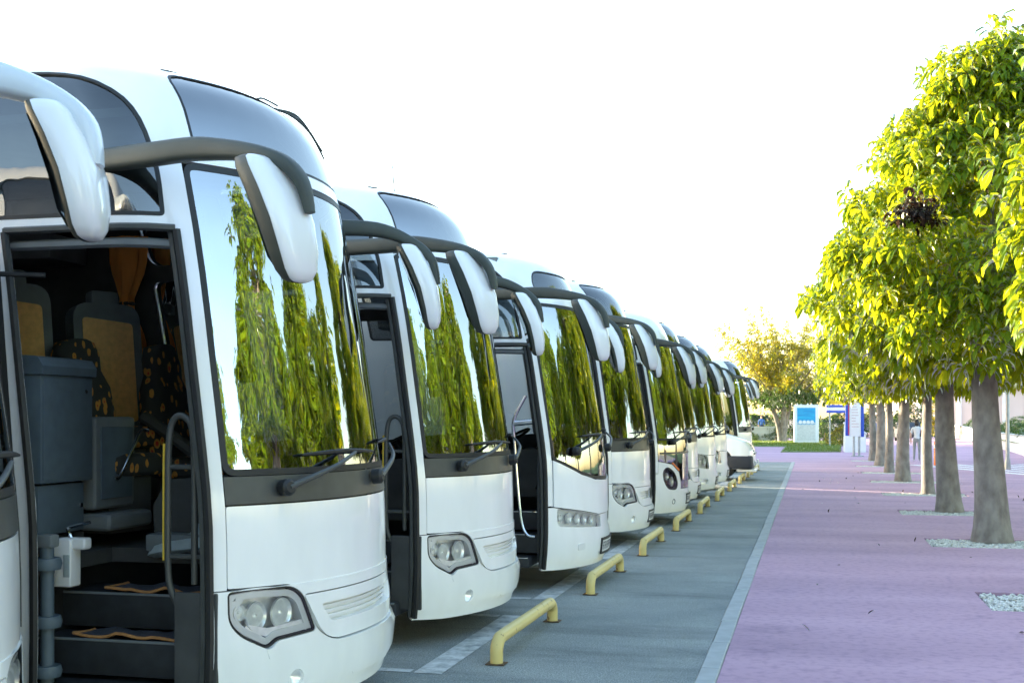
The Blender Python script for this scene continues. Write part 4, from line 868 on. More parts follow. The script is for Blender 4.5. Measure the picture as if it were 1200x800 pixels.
# ================================================================== trees
def leaf_mesh(name, tips, dirs, m, per=7, L=.15, W=.058, droop=.75, seed=1, tone=None):
    """clusters of drooping pointed leaves round each twig tip, all in one mesh; attribute 'tone' varies by leaf"""
    rng = np.random.default_rng(seed); n = len(tips) * per
    T = np.repeat(np.asarray(tips), per, 0); D = np.repeat(np.asarray(dirs), per, 0)
    ang = np.tile(np.arange(per) * 2 * np.pi / per, len(tips)) + np.repeat(rng.uniform(0, 6.28, len(tips)), per) + rng.normal(0, .25, n)
    D = D / np.linalg.norm(D, axis=1, keepdims=True)
    ref = np.where(np.abs(D[:, 2:3]) > .9, np.array([[1., 0, 0]]), np.array([[0, 0, 1.]]))
    a = np.cross(D, ref); a /= np.linalg.norm(a, axis=1, keepdims=True); b = np.cross(D, a)
    rad = a * np.cos(ang)[:, None] + b * np.sin(ang)[:, None]
    d0 = rad * .9 + D * .5; d0 += rng.normal(0, .18, (n, 3)); d0 /= np.linalg.norm(d0, axis=1, keepdims=True)
    ln = L * rng.uniform(.65, 1.2, n)[:, None]; dr = droop * rng.uniform(.6, 1.3, n)[:, None]
    dn = np.array([[0, 0, -1.]])
    d1 = d0 + dn * dr; d1 /= np.linalg.norm(d1, axis=1, keepdims=True); d2 = d0 + dn * dr * 2.4; d2 /= np.linalg.norm(d2, axis=1, keepdims=True)
    p0 = T + d0 * .02; p1 = p0 + d0 * ln * .35; p2 = p1 + d1 * ln * .38; p3 = p2 + d2 * ln * .34
    sd = np.cross(d1, np.array([[0, 0, 1.]])) + rng.normal(0, .25, (n, 3)); sd /= np.maximum(np.linalg.norm(sd, axis=1, keepdims=True), 1e-6)
    nr = np.cross(sd, d1); w = W * rng.uniform(.8, 1.2, n)[:, None]; cup = nr * w * .28
    V = np.stack([p0, p1 - sd * w * .42 + cup, p1, p1 + sd * w * .42 + cup, p2 - sd * w * .5 + cup, p2, p2 + sd * w * .5 + cup, p3], 1).reshape(-1, 3)
    base = np.array([[0, 2, 1, 1], [0, 3, 2, 2], [1, 2, 5, 4], [2, 3, 6, 5], [4, 5, 7, 7], [5, 6, 7, 7]])
    lt = np.array([3, 3, 4, 4, 3, 3]); idx = []
    pat = np.concatenate([[0, 2, 1], [0, 3, 2], [1, 2, 5, 4], [2, 3, 6, 5], [4, 5, 7], [5, 6, 7]])
    loops = (np.arange(n)[:, None] * 8 + pat[None]).ravel(); tot = np.tile(lt, n); start = np.concatenate([[0], np.cumsum(tot)[:-1]])
    me = bpy.data.meshes.new(name); me.vertices.add(len(V)); me.vertices.foreach_set('co', V.astype(np.float32).ravel())
    me.loops.add(len(loops)); me.loops.foreach_set('vertex_index', loops.astype(np.int32))
    me.polygons.add(len(tot)); me.polygons.foreach_set('loop_start', start.astype(np.int32)); me.polygons.foreach_set('loop_total', tot.astype(np.int32))
    me.polygons.foreach_set('use_smooth', np.ones(len(tot), bool))
    at = me.attributes.new('tone', 'FLOAT', 'POINT')
    tn = np.repeat(rng.uniform(.15, .85, len(tips)), per) + rng.normal(0, .12, n)
    at.data.foreach_set('value', np.repeat(np.clip(tn, 0, 1), 8).astype(np.float32))
    me.materials.append(M[m]); me.update(calc_edges=True); me.validate(); return me

def crown_points(seed, n, R, z0, z1, lobes=46, wide=.26, lobe_r=.62):
    """twig tips on the outer skin of many lobes set round an egg-shaped crown"""
    rng = np.random.default_rng(seed); tips = []; dirs = []; cen = []
    def rad(h): return R * (np.where(h < wide, (np.clip(h, 0, 1) / wide) ** .35, np.clip(1 - ((h - wide) / (1 - wide)) ** 1.25, 0, 1) ** .85))
    for i in range(lobes):
        h = ((i + .5) / lobes) ** 1.25; a = i * 2.39996 + rng.normal(0, .3); f = rng.uniform(.45, .88)
        r = float(rad(np.array(h))) * f; cen.append((r * math.cos(a), r * math.sin(a), z0 + (z1 - z0) * h, lobe_r * rng.uniform(.7, 1.25) * (1 - .35 * h)))
    cen = np.array(cen); k = rng.integers(0, lobes, n)
    d = rng.normal(0, 1, (n, 3)); out = cen[k][:, :3] * np.array([1, 1, 0]); out /= np.maximum(np.linalg.norm(out, axis=1, keepdims=True), .2)
    d = d + out * .8 + np.array([0, 0, .35]); d /= np.linalg.norm(d, axis=1, keepdims=True)
    tips = cen[k][:, :3] + d * cen[k][:, 3:4] * rng.uniform(.4, 1.12, (n, 1)) ** .8 * np.array([1, 1, .85])
    sp = rng.random(n) < .07; tips[sp] += (d[sp] * np.array([1, 1, .7]) + np.array([0, 0, .25])) * rng.uniform(.12, .42, (int(sp.sum()), 1))
    dirs = d * np.array([1, 1, .6]) + np.array([0, 0, .15]); tips[:, 2] = np.maximum(tips[:, 2], z0 - .05 + rng.uniform(0, .35, n))
    return tips, dirs, cen

def trunk_vf(h, r0, r1, lean, cen, seed, limbs=14):
    rnd = random.Random(seed); n = 14; rings = []; seg = 20
    for i in range(n + 1):
        t = i / n; z = h * t; r = r0 + (r1 - r0) * t ** .8 + .05 * r0 / .25 * math.exp(-t * 12)
        cx = lean[0] * t + .02 * math.sin(t * 5 + seed); cy = lean[1] * t
        rings.append([Vector((cx + r * math.cos(q) * (1 + .05 * math.sin(3 * q + seed + 2 * t)), cy + r * math.sin(q) * (1 + .05 * math.cos(2 * q + seed)), z)) for q in [2 * math.pi * k / seg for k in range(seg)]])
    parts = [loft(rings)]
    top = Vector((lean[0], lean[1], h))
    order = sorted(range(len(cen)), key=lambda i: rnd.random())[:limbs]
    for i in order:
        c = Vector(cen[i][:3]); s = Vector((lean[0], lean[1], min(h + .9, max(h * .82, c.z - 1.0))))
        if s.z > h: s = Vector((lean[0] * .8, lean[1] * .8, s.z))
        mid = s.lerp(c, .5) + Vector((rnd.uniform(-.1, .1), rnd.uniform(-.1, .1), .12)); parts.append(tube_vf(smooth_path([s, mid, c], 4), [r1 * .42, r1 * .25, .012], 7))
    parts.append(tube_vf(smooth_path([top - Vector((0, 0, .2)), top + Vector((.03, 0, 1.2)), top + Vector((0, .05, 2.4)), Vector((0, 0, cen[:, 2].max() + .2))], 4), [r1 * .95, r1 * .6, r1 * .3, .012], 9))
    return join(parts)

variants = []
for s, (h, R, n) in enumerate(((7.25, 2.22, 3900), (7.05, 2.26, 3800), (7.35, 2.24, 3800), (5.4, .42, 420), (6.6, 1.0, 900))):
    tips, dirs, cen = crown_points(11 + s, n, R, 2.47, h - .25, lobes=74 if s < 3 else 26, lobe_r=.70 if s < 3 else .36)
    tips = np.vstack([tips, [[.0, 0, h], [.06, 0, h - .15], [-.1, .05, h - .25], [.1, -.1, h - .3]]]); dirs = np.vstack([dirs, np.tile([[0, 0, 1.]], (4, 1))])
    variants.append((leaf_mesh('crown', tips, dirs, 'leaf_green', 7, .232, .080, .8, 21 + s), cen))
tree_label = ['street tree with slender low crown next to the thickest trunk, with an unshaded gravel bed', 'street tree with the thickest bare grey trunk in a white gravel bed', 'broadleaf street tree with straight grey trunk next to the thickest one', 'street tree with slim, dark-footed trunk',
              'street tree in front of the woman with white top', 'street tree with golden lit trunk', 'street tree with leaning grey trunk beside the woman in teal', 'last street tree of the row beside the white sign pillar']
r0s = [.25, .245, .225, .14, .20, .15, .20, .17]
dx_t = [0, 0, 0, .17, 0, 0, 0, 0]
for i, y in enumerate(tree_y):
    me, cen = variants[i % 3 if i else 3]; t = empty('street_tree', (TREE_X + dx_t[i] + random.uniform(-.02, .02), y, 0), 0)
    cr = bpy.data.objects.new('crown', me); C.objects.link(cr); cr.parent = t; cr.location.z = [0, 0, 0, 0, 0, .05, .2, .3][i]; cr.rotation_euler.z = [2.2, 0.3, 1.3, 4.0, 2.9, 5.0, .8, 3.6][i]; cr.scale = (1, 1, [1., 1., .98, .97, .98, .95, .97, .94][i])
    rz = cr.rotation_euler.z; cc = cen.copy(); cc[:, 0] = cen[:, 0] * math.cos(rz) - cen[:, 1] * math.sin(rz); cc[:, 1] = cen[:, 0] * math.sin(rz) + cen[:, 1] * math.cos(rz)
    v, f = trunk_vf(2.75, r0s[i], r0s[i] * .66, (random.uniform(-.08, .02), random.uniform(-.05, .05)), cc, i); mk('trunk', v, f, 'bark', t, sharp=70)
    tag(t, tree_label[i], 'tree', 'street trees along the promenade')
    if i == 1:
        rng = np.random.default_rng(5); tp = rng.normal(0, .12, (70, 3)) * np.array([1.2, 1, .9]) + np.array([-1.15, -1.85, 4.45])
        dm = leaf_mesh('dead_leaf_clump', tp, np.tile([[0, 0, -1.]], (70, 1)) + rng.normal(0, .5, (70, 3)), 'leaf_dead', 5, .11, .06, .6, 9); o = bpy.data.objects.new('dead_leaf_clump', dm); C.objects.link(o); o.parent = t
        o['label'] = 'clump of dead dark brown leaves'
# more trees of the same planting stand beside and behind the viewer; the windscreens mirror them
for i, (x, y, k, vi) in enumerate(((2.5, 7.1, 1, 4), (2.5, 1.5, 1, 4), (2.5, -4.1, 1, 1), (13.5, 22, 1.15, 0), (14.5, 15, 1.2, 1), (15, 1, 1.2, 0), (13, -7, 1.15, 1), (19, 27, 1.2, 2), (17, 19, 1.4, 1), (18, 8, 1.5, 0), (20, -3, 1.4, 2), (9.3, 14, 1.2, 2), (24, 14, 1.7, 1))):
    me, cen = variants[vi]; t = empty('street_tree', (x, y, 0)); t.scale = (k, k, k); cr = bpy.data.objects.new('crown', me); C.objects.link(cr); cr.parent = t
    v, f = trunk_vf(2.75, .2, .13, (0, 0), cen, 20 + i, 8); mk('trunk', v, f, 'bark', t, sharp=70)
    tag(t, 'street tree seen only as a reflection in the coach windscreens', 'tree', 'trees mirrored in the windscreens')
lt = np.stack([rng0.uniform(-.4, 5, 90), rng0.uniform(8, 40, 90), np.full(90, .012)], 1) if (rng0 := np.random.default_rng(77)) else None
lm = leaf_mesh('leaf_litter', lt, rng0.normal(0, 1, (90, 3)) * np.array([1, 1, .05]) + 1e-3, 'leaf_dead', 1, .075, .035, .02, 78)
lo_ = bpy.data.objects.new('leaf_litter', lm); C.objects.link(lo_); lo_['kind'] = 'stuff'; tag(lo_, 'scattered small dry leaves lying on the mauve paving', 'leaf litter')
# gravel beds: soil bottom and a bed of stones each
rng = np.random.default_rng(3); ico = bmesh.new(); bmesh.ops.create_icosphere(ico, subdivisions=1, radius=1); IV = np.array([v.co[:] for v in ico.verts]); IF = np.array([[v.index for v in f.verts] for f in ico.faces]); ico.free()
def pebbles(name, n, w, d, s=.020):
    P = np.stack([rng.uniform(-w, w, n), rng.uniform(-d, d, n), rng.uniform(-.018, .016, n)], 1); S = s * rng.uniform(.55, 1.35, (n, 1, 1)) * rng.uniform(.6, 1.2, (n, 1, 3)) * np.array([1, 1, .75])
    a = rng.uniform(0, 6.28, n); ca, sa = np.cos(a), np.sin(a); B = IV[None] * S * (1 + rng.normal(0, .12, (n, 12, 1)))
    X = B[..., 0] * ca[:, None] - B[..., 1] * sa[:, None]; Y = B[..., 0] * sa[:, None] + B[..., 1] * ca[:, None]
    V = np.stack([X, Y, B[..., 2]], -1) + P[:, None]; F = (np.arange(n)[:, None, None] * 12 + IF[None]).reshape(-1, 3)
    me = bpy.data.meshes.new(name); me.from_pydata(V.reshape(-1, 3).tolist(), [], F.tolist()); me.materials.append(M['gravel']); return me
pm = pebbles('gravel', 2600, .90, .585)
for i, y in enumerate(tree_y):
    bx, by = TREE_X + .025, y - .39
    so = struct(mk('bed_soil', [(bx - .93, by - .62, -.045), (bx + .93, by - .62, -.045), (bx + .93, by + .62, -.045), (bx - .93, by + .62, -.045)], [(0, 1, 2, 3)], 'soil', smooth=False))
    o = bpy.data.objects.new('gravel', pm); C.objects.link(o); o.location = (bx, by, -.022); o.rotation_euler.z = math.pi * (i % 2); o['kind'] = 'stuff'; tag(o, 'white gravel filling the square bed round a street tree', 'gravel', 'gravel tree beds')

# ================================================================== far end of the promenade
def ico_bush(name, p, size, m, n, seed, label, cat, group=None, L=.14, W=.06, per=5, droop=.3, trunk=True):
    rng = np.random.default_rng(seed); d = rng.normal(0, 1, (n, 3)); d /= np.linalg.norm(d, axis=1, keepdims=True); d[:, 2] = np.abs(d[:, 2]) * 1.0 - .25
    lump = 1 + .18 * np.sin(d[:, 0] * 5 + seed) * np.cos(d[:, 1] * 4) + .12 * np.sin(d[:, 2] * 9 + seed)
    tips = d * np.array(size) * lump[:, None] * rng.uniform(.72, 1.03, (n, 1)); tips[:, 2] += size[2] * .28
    t = empty(name, p); me = leaf_mesh('foliage', tips, d + np.array([0, 0, .3]), m, per, L, W, droop, seed); o = bpy.data.objects.new('foliage', me); C.objects.link(o); o.parent = t
    v, f = join([tube_vf(smooth_path([(0, 0, 0), (a * .3, b * .3, size[2] * .5), (a * .7, b * .7, size[2] * .95)], 3), [.05, .03, .01], 6) for a, b in ((size[0] * .6, 0), (-size[0] * .6, .1), (0, size[1] * .6), (.1, -size[1] * .5))]); mk('stem', v, f, 'bark', t)
    tag(t, label, cat, group); return t
lawn = struct(sheet('lawn', [(-1.5, 63.5), (1.5, 64.6), (2.4, 98), (-40, 98), (-40, 76), (-1.5, 76)], .03, 'leaf_hedge', depth=.1))
mat('turf', (.12, .19, .05), .95, var=.0, scale=3, bump=.6, bscale=40, col2=(.08, .13, .035)); lawn.data.materials[0] = M['turf']
ng = 9000; gp = np.stack([rng.uniform(-8, 2.2, ng), rng.uniform(63.8, 92, ng), np.full(ng, .03)], 1)
gp = gp[~((gp[:, 0] < -1.4) & (gp[:, 1] < 76.2)) & (gp[:, 0] < 1.5 + (gp[:, 1] - 64.6) * .026)]
gme = leaf_mesh('grass', gp, np.tile([[0, 0, 1.]], (len(gp), 1)), 'grass_blade', 3, .10, .02, -.7, 4); go = bpy.data.objects.new('grass', gme); C.objects.link(go); go['kind'] = 'stuff'; tag(go, 'short green grass on the lawn round the poster box', 'grass')

# poster box
pb = empty('poster_box', (-.30, 86.5, .03), R_(4))
bx_ = box('box_frame', -.85, .85, -.14, .14, 0, 2.66, 'sign_white', pb, .05, 3)
mk('poster_sea', [(-.62, -.145, 1.42), (.62, -.145, 1.42), (.62, -.145, 2.46), (-.62, -.145, 2.46)], [(0, 1, 2, 3)], 'poster_sea', pb, smooth=False)
mk('poster_sand', [(-.62, -.145, .16), (.62, -.145, .16), (.62, -.145, 1.415), (-.62, -.145, 1.415)], [(0, 1, 2, 3)], 'poster_sand', pb, smooth=False)
V = []; F = []
for i in range(4):                                     # row of rounded white letters, too far off to read
    v, f = lathe_vf([(.055, 0), (.125, 0), (.125, .012), (.055, .012)], 18, (-.40 + .265 * i, -.150, 1.46), (0, -1, 0)); V.append((v, f))
v, f = join(V); mk('letters', v, f, 'sign_white', pb)
v, f = loft([[(-.62 + 1.24 * k / 16, -.149, 1.30 + .03 * math.sin(k * 1.7) + dz) for k in range(17)] for dz in (0, .05)], closed=False); mk('foam_line', v, f, 'poster_sea', pb)
for x, h in ((-.6, .16), (-.35, .1), (.1, .17), (.35, .12)): lathe('finial', [(.05, 0), (.07, h * .3), (.03, h * .6), (.0, h)], 'sign_white', pb, 8, (x, 0, 2.65))
tag(pb, 'white poster box with turquoise sea picture standing on the lawn', 'poster box')
# sign pillar
sp = empty('sign_pillar', (1.95, 57.6, 0), R_(8))
box('sign_panel', -.24, .28, -.09, .09, .92, 2.76, 'sign_white', sp, .02); box('blue_edge', .283, .42, -.11, .11, .90, 2.80, 'sign_blue', sp, .015); box('blue_edge', -.40, -.243, -.10, .10, .95, 2.45, 'sign_blue', sp, .015); box('red_edge', -.30, -.245, -.115, -.10, 1.0, 2.44, 'sign_red', sp, .004)
rr_ = random.Random(2)
for i in range(9): box('text_row', -.14, .10 + rr_.uniform(-.06, .1), -.094, -.091, 1.35 + .13 * i, 1.39 + .13 * i, 'print_pale', sp, 0)
for x in (-.02, .22): tube('post', [(x, 0, .01), (x, 0, .95)], .055, 'metal_grey', sp, 10, 1)
box('foot_plate', -.15, .40, -.16, .16, .004, .04, 'metal_grey', sp, .005)
tag(sp, 'tall white sign pillar with blue edges on two grey posts', 'sign')
# direction board
db = empty('direction_board', (1.55, 77.0, 0), R_(5))
box('yellow_board', -.45, .95, -.06, .06, 2.62, 3.45, 'sign_yellow', db, .02)
for i, m_ in enumerate(('sign_blue', 'sign_white', 'sign_blue')): box('stripe_board', -.62, .75, -.06, .06, 2.42 - .17 * i, 2.58 - .17 * i, m_, db, .01)
for x in (-.4, .6): tube('post', [(x, .1, 0), (x, .1, 3.3)], .05, 'metal_grey', db, 8, 1)
tag(db, 'yellow board over blue and white striped board behind the lime bush', 'sign')
# low white wedge wall
wg = empty('wedge_wall', (1.80, 64.3, 0))
v, f = loft([[(x, y, z) for x, z in ((-.1, 0), (.95, 0), (.95, .95), (.15, 1.50), (-.05, 1.45))] for y in (0, 3.2)]); w_ = mk('wall', v, f, 'wall_white', wg, sharp=20)
v, f = loft([[(x, y, z) for x, z in ((-.10, 1.46), (.16, 1.512), (1.0, .95), (1.0, 1.0), (.17, 1.575), (-.10, 1.53))] for y in (-.05, 3.25)]); mk('coping', v, f, 'sign_white', wg, sharp=20)
tag(wg, 'low white wall with sloping top between lawn and sign pillar', 'wall')
# yellow feathery tree
def golden_tree():
    t = empty('golden_tree', (-2.0, 90.0, .03)); rnd = random.Random(4); rng2 = np.random.default_rng(8); parts = []; tips = []; dirs = []
    for a in ((-.25, 0), (.18, .1), (.05, -.15)): parts.append(tube_vf(smooth_path([(a[0] * .3, a[1] * .3, 0), (a[0] * 1.2, a[1], 1.3), (a[0] * 3.4, a[1] * 3, 2.9)], 4), [.24, .19, .14], 10))
    for i in range(84):
        az = i * 2.4 + rnd.uniform(-.3, .3); el = R_(rnd.uniform(12, 82)); ln = rnd.uniform(4.0, 7.4) * (1 if el > .5 else .9)
        s = Vector((rnd.uniform(-.6, .6), rnd.uniform(-.5, .5), rnd.uniform(2.2, 3.2))); d = Vector((math.cos(az) * math.cos(el) * 1.2, math.sin(az) * math.cos(el) * 1.2, math.sin(el)))
        e = s + d * ln; mid = s.lerp(e, .5) + Vector((0, 0, .3)); pth = smooth_path([s, mid, e], 5); parts.append(tube_vf(pth, [.06, .035, .008], 5))
        for j in range(40):
            k = rnd.uniform(.28, 1.0); p = s.lerp(e, k) + Vector((0, 0, .3 * math.sin(k * math.pi))); sp_ = .42 * (1.25 - k)
            tips.append((p.x + rnd.gauss(0, sp_), p.y + rnd.gauss(0, sp_), p.z + rnd.gauss(0, sp_ * .8))); dirs.append((d.x, d.y, d.z))
    v, f = join(parts); mk('trunk', v, f, 'bark', t, sharp=70)
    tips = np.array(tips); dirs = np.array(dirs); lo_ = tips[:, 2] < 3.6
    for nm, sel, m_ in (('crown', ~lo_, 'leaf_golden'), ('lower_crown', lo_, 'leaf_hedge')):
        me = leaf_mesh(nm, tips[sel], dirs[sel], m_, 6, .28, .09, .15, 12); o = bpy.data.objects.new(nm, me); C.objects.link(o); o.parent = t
    # drooping green skirt
    n = 420; a = rng2.uniform(0, 6.28, n); r = rng2.uniform(1.2, 3.8, n); tp = np.stack([r * np.cos(a), r * np.sin(a), 2.3 + rng2.uniform(0, 1.3, n) + .1 * r], 1)
    me = leaf_mesh('leaf_skirt', tp, np.stack([np.cos(a), np.sin(a), -.2 + 0 * a], 1), 'leaf_hedge', 6, .30, .10, .7, 13); o = bpy.data.objects.new('leaf_skirt', me); C.objects.link(o); o.parent = t
    tag(t, 'feathery golden yellow tree with forked trunk behind the poster box', 'tree')
golden_tree()
ico_bush('hedge_bush', (1.0, 92.5, .03), (1.1, .9, 1.25), 'leaf_hedge', 420, 31, 'dark clipped bush just right of the poster box', 'bush')
ico_bush('lime_bush', (2.0, 80.5, .03), (.95, 1.2, 1.15), 'leaf_lime', 380, 32, 'lime yellow bush before the striped direction board', 'bush', L=.18)
ico_bush('hedge_bush', (-5.0, 94, .03), (1.1, .9, 1.0), 'leaf_hedge', 320, 33, 'round green bush beside the low white wall on the lawn', 'bush')
ico_bush('hedge_bush', (-2.6, 96, .03), (1.3, 1.0, 1.25), 'leaf_hedge', 360, 34, 'dark green bush behind the forked trunk of the golden tree', 'bush')
bk = [(-14, 112, 3.2), (-9.5, 115, 2.6), (-5.5, 112, 2.9), (-1.5, 116, 3.4), (2.5, 113, 2.7), (6.0, 118, 3.1), (9.5, 121, 3.5)]
for i, (x, y, h) in enumerate(bk): ico_bush('background_bush', (x, y, 0), (2.7, 1.8, h * .78), 'leaf_hedge', 420, 40 + i, 'dense green bush in the hedge line far behind the lawn', 'bush', 'far hedge line', L=.34, W=.15, per=6)
wl = empty('garden_wall', (-3.9, 95.6, 0)); box('wall', -1.6, 1.2, -.12, .12, 0, 1.05, 'wall_white', wl, .02); box('coping', -1.65, 1.25, -.17, .17, 1.052, 1.12, 'sign_white', wl, .015); tag(wl, 'low white garden wall in front of the person in blue', 'wall')
# parasols
def parasol(x, y, z, r, label):
    t = empty('parasol', (x, y, 0)); n = 8
    tube('pole', [(0, 0, 0), (0, 0, z + .1)], .04, 'metal_grey', t, 8, 1)
    top = [(0, 0, z + .42)]; ringA = [(r * math.cos(2 * math.pi * k / n), r * math.sin(2 * math.pi * k / n), z) for k in range(n)]; ringB = [(p[0], p[1], z - .16) for p in ringA]
    V = top + ringA + ringB; F = [(0, 1 + k, 1 + (k + 1) % n) for k in range(n)] + [(1 + k, 1 + n + k, 1 + n + (k + 1) % n, 1 + (k + 1) % n) for k in range(n)]
    mk('canopy', V, F, 'parasol', t, smooth=False)
    for k in range(n): v, f = tube_vf([(0, 0, z + .38), (ringA[k][0] * .98, ringA[k][1] * .98, z - .02)], .012, 5); mk('rib', v, f, 'metal_grey', t)
    lathe('base', [(0, .08), (.25, .08), (.28, 0), (0, 0)], 'metal_grey', t, 14)
    tag(t, label, 'parasol', 'grey parasols beyond the coaches')
parasol(-6.9, 74, 4.25, 1.0, 'pale grey parasol beyond the last coach, the tallest of the three'); parasol(-6.6, 80, 4.1, .9, 'pale grey parasol standing between the two other parasols'); parasol(-6.6, 86, 3.9, .9, 'pale grey parasol nearest the golden tree')
wp = empty('white_post', (-3.25, 58.5, 0)); tube('pole', [(0, 0, 0), (0, 0, 3.2)], .06, 'sign_white', wp, 8, 1); lathe('pole_foot', [(0, .1), (.12, .1), (.16, 0)], 'metal_grey', wp, 12); tag(wp, 'slim white post beyond the last coach mirror', 'post')

# ------------------------------------------------------------------ right side: crossing, ramp wall, planting, curved building
cw = struct(empty('crossing'))
a0 = Vector((3.5, 47.6, 0)); d = Vector((2.9, -7.6, 0)); nrm = Vector((d.y, -d.x, 0)).normalized() * -1
for i in range(9):
    o0 = a0 + nrm * (.85 * i); o1 = o0 + d; w = nrm * .42
    mk('stripe', [(p.x, p.y, .009) for p in (o0, o1, o1 + w, o0 + w)], [(0, 1, 2, 3)], 'crossing_paint', cw, smooth=False)
rw = empty('ramp_wall', (0, 0, 0)); pts = [(7.9, 36, .95), (9.0, 52, .92), (10.1, 66, .86), (11.2, 84, .86), (12.2, 104, 1.0), (12.4, 118, 1.2)]
Vv = [];
for (x, y, h) in pts: Vv += [(x, y, 0), (x, y, h), (x + .28, y, h), (x + .28, y, 0)]
v, f = loft([Vv[4 * i:4 * i + 4] for i in range(len(pts))]); mk('wall', v, f, 'wall_white', rw, sharp=20)
v, f = loft([[(x - .05, y, h), (x - .05, y, h + .06), (x + .33, y, h + .06), (x + .33, y, h)] for x, y, h in pts]); mk('coping', v, f, 'metal_grey', rw, sharp=20); tag(rw, 'long low white ramp wall with grey coping behind the street trees', 'wall')
bank = struct(mk('planted_bank', [(8.3, 34, .5), (30, 30, 1.2), (40, 130, 1.8), (12.8, 120, .6)], [(0, 1, 2, 3)], 'turf', smooth=False))
rnb = random.Random(6)
spots = [(10.6, 47), (11.6, 52), (12.4, 57), (11.7, 63), (13.6, 66), (12.6, 72), (15, 78), (13.4, 84), (15.6, 92), (13.8, 98), (16.6, 106), (14.2, 112)]
for i, (x, y) in enumerate(spots): ico_bush('bank_shrub', (x, y, .55), (rnb.uniform(1.2, 1.9), rnb.uniform(1.4, 2.2), rnb.uniform(.75, 1.2)), 'leaf_hedge', 260, 60 + i, 'low green shrub on the planted bank behind the ramp wall', 'shrub', 'shrubs on the planted bank', L=.2, W=.06, per=6)
ico_bush('golden_bush', (10.3, 108, .2), (1.3, 1.2, 2.6), 'leaf_golden', 320, 90, 'golden yellow bush against the pale building past the woman in white', 'bush', L=.3, W=.12)
bd = empty('curved_building', (20, 150, 0)); n = 40
def arc(r, z): return [(r * math.cos(q), r * math.sin(q), z) for q in [2 * math.pi * k / n for k in range(n)]]
v, f = loft([arc(13, 0), arc(13, 4.85)]); mk('lower_wall', v, f, 'building_pale', bd, sharp=20)
v, f = loft([arc(13.5, 4.852), arc(13.5, 5.25)]); mk('ledge', v, f, 'ledge_dark', bd, sharp=20)
v, f = loft([arc(12.9, 5.252), arc(12.9, 11)]); mk('upper_wall', v, f, 'building_pale', bd, sharp=20); v, f = loft([arc(13.2, 11.002), arc(13.2, 11.4)]); mk('cornice', v, f, 'wall_white', bd, sharp=20)
for k in range(14):
    q = R_(200 + 10 * k); Mx = Matrix.Translation((13.02 * math.cos(q), 13.02 * math.sin(q), 0)) @ Matrix.Rotation(q, 4, 'Z'); box('pier', -.05, .12, -.25, .25, .0, 4.84, 'wall_white', bd, .02, 1, Mx)
tag(bd, 'pale round building with a dark ledge behind the trees', 'building')
lp = empty('lamp_post', (6.55, 44.2, 0)); tube('pole', [(0, 0, 0), (0, 0, 5.5)], [.07, .05], 'metal_grey', lp, 10, 2); lathe('pole_foot', [(.0, .35), (.09, .35), (.11, 0)], 'metal_grey', lp, 12); lathe('lamp_head', [(0, .25), (.25, .2), (.3, 0), (0, 0)], 'metal_grey', lp, 14, (0, 0, 5.5)); tag(lp, 'grey lamp post between two street trunks at the crossing', 'lamp post')
bo = empty('orange_bollard', (4.55, 47.5, 0)); lathe('bollard_body', [(0, 0), (.09, 0), (.08, .85), (.05, .95), (0, .97)], 'orange_lens', bo, 12); lathe('bollard_band', [(.086, -.05), (.09, 0), (.086, .05)], 'sign_white', bo, 12, (0, 0, .7)); tag(bo, 'orange bollard half hidden behind a grey trunk', 'bollard')
pc = empty('parked_car', (7.2, 97, 0), R_(90))
side = fillet([(-2.1, .3), (2.1, .3), (2.15, .75), (1.2, .95), (.55, 1.42), (-1.0, 1.45), (-1.9, 1.0), (-2.15, .9)], .15); v, f = loft([[(x, y, z) for x, z in side] for y in (-.85, -.78, .78, .85)]); mk('body', v, f, 'van_bumper', pc, sharp=40)
for s in (-1, 1):
    mk('side_window', [(x, s * .856, z) for x, z in ((-1.3, .98), (.9, .98), (.45, 1.36), (-.95, 1.36))], [(0, 1, 2, 3)], 'dark_glass', pc, smooth=False)
    for x in (-1.35, 1.35): lathe('wheel', [(0, -.1), (.3, -.1), (.32, 0), (.3, .1), (0, .1)], 'tyre', pc, 18, (x, s * .75, .32), (0, s, 0))
    box('tail_lamp', -2.19, -2.1, s * .62 - .14, s * .62 + .14, .72, .86, 'sign_red', pc, .02)
tag(pc, 'dark parked car far behind the woman in white', 'car')

# ------------------------------------------------------------------ unseen block added behind the coach row to shade the far promenade
dp = empty('added_shade_block', (-30, 76, 0))
box('wall', -13, 11, -17, 17, 0, 7.6, 'building_pale', dp, .05); box('roof_slab', -13.4, 11.4, -17.4, 17.4, 7.602, 8.1, 'wall_white', dp, .05)
for i in range(8):
    w_ = box('window', 11.0, 11.06, -15.5 + 4 * i, -13.0 + 4 * i, 1.0, 2.8, 'ledge_dark', dp, .01); mk('pane', [(11.065, y, z) for y, z in ((-15.4 + 4 * i, 1.1), (-13.1 + 4 * i, 1.1), (-13.1 + 4 * i, 2.7), (-15.4 + 4 * i, 2.7))], [(0, 1, 2, 3)], 'dark_glass', w_, smooth=False)
tag(dp, 'pale flat-roofed block added unseen behind the coach row to shade the far promenade', 'building')
# vent plate on the step of the coach with round lamps
vp = box('vent_plate', -1.22, -.96, -1.235, -1.228, .275, .35, 'lamp_bowl', B3, .004)
v, f = join([lathe_vf([(.012, 0), (.02, 0), (.02, .004), (.012, .004)], 10, (-1.18 + .045 * i, -1.236, .295 + .035 * j), (0, -1, 0)) for i in range(5) for j in range(2)]); mk('vent_holes', v, f, 'seal_black', vp)
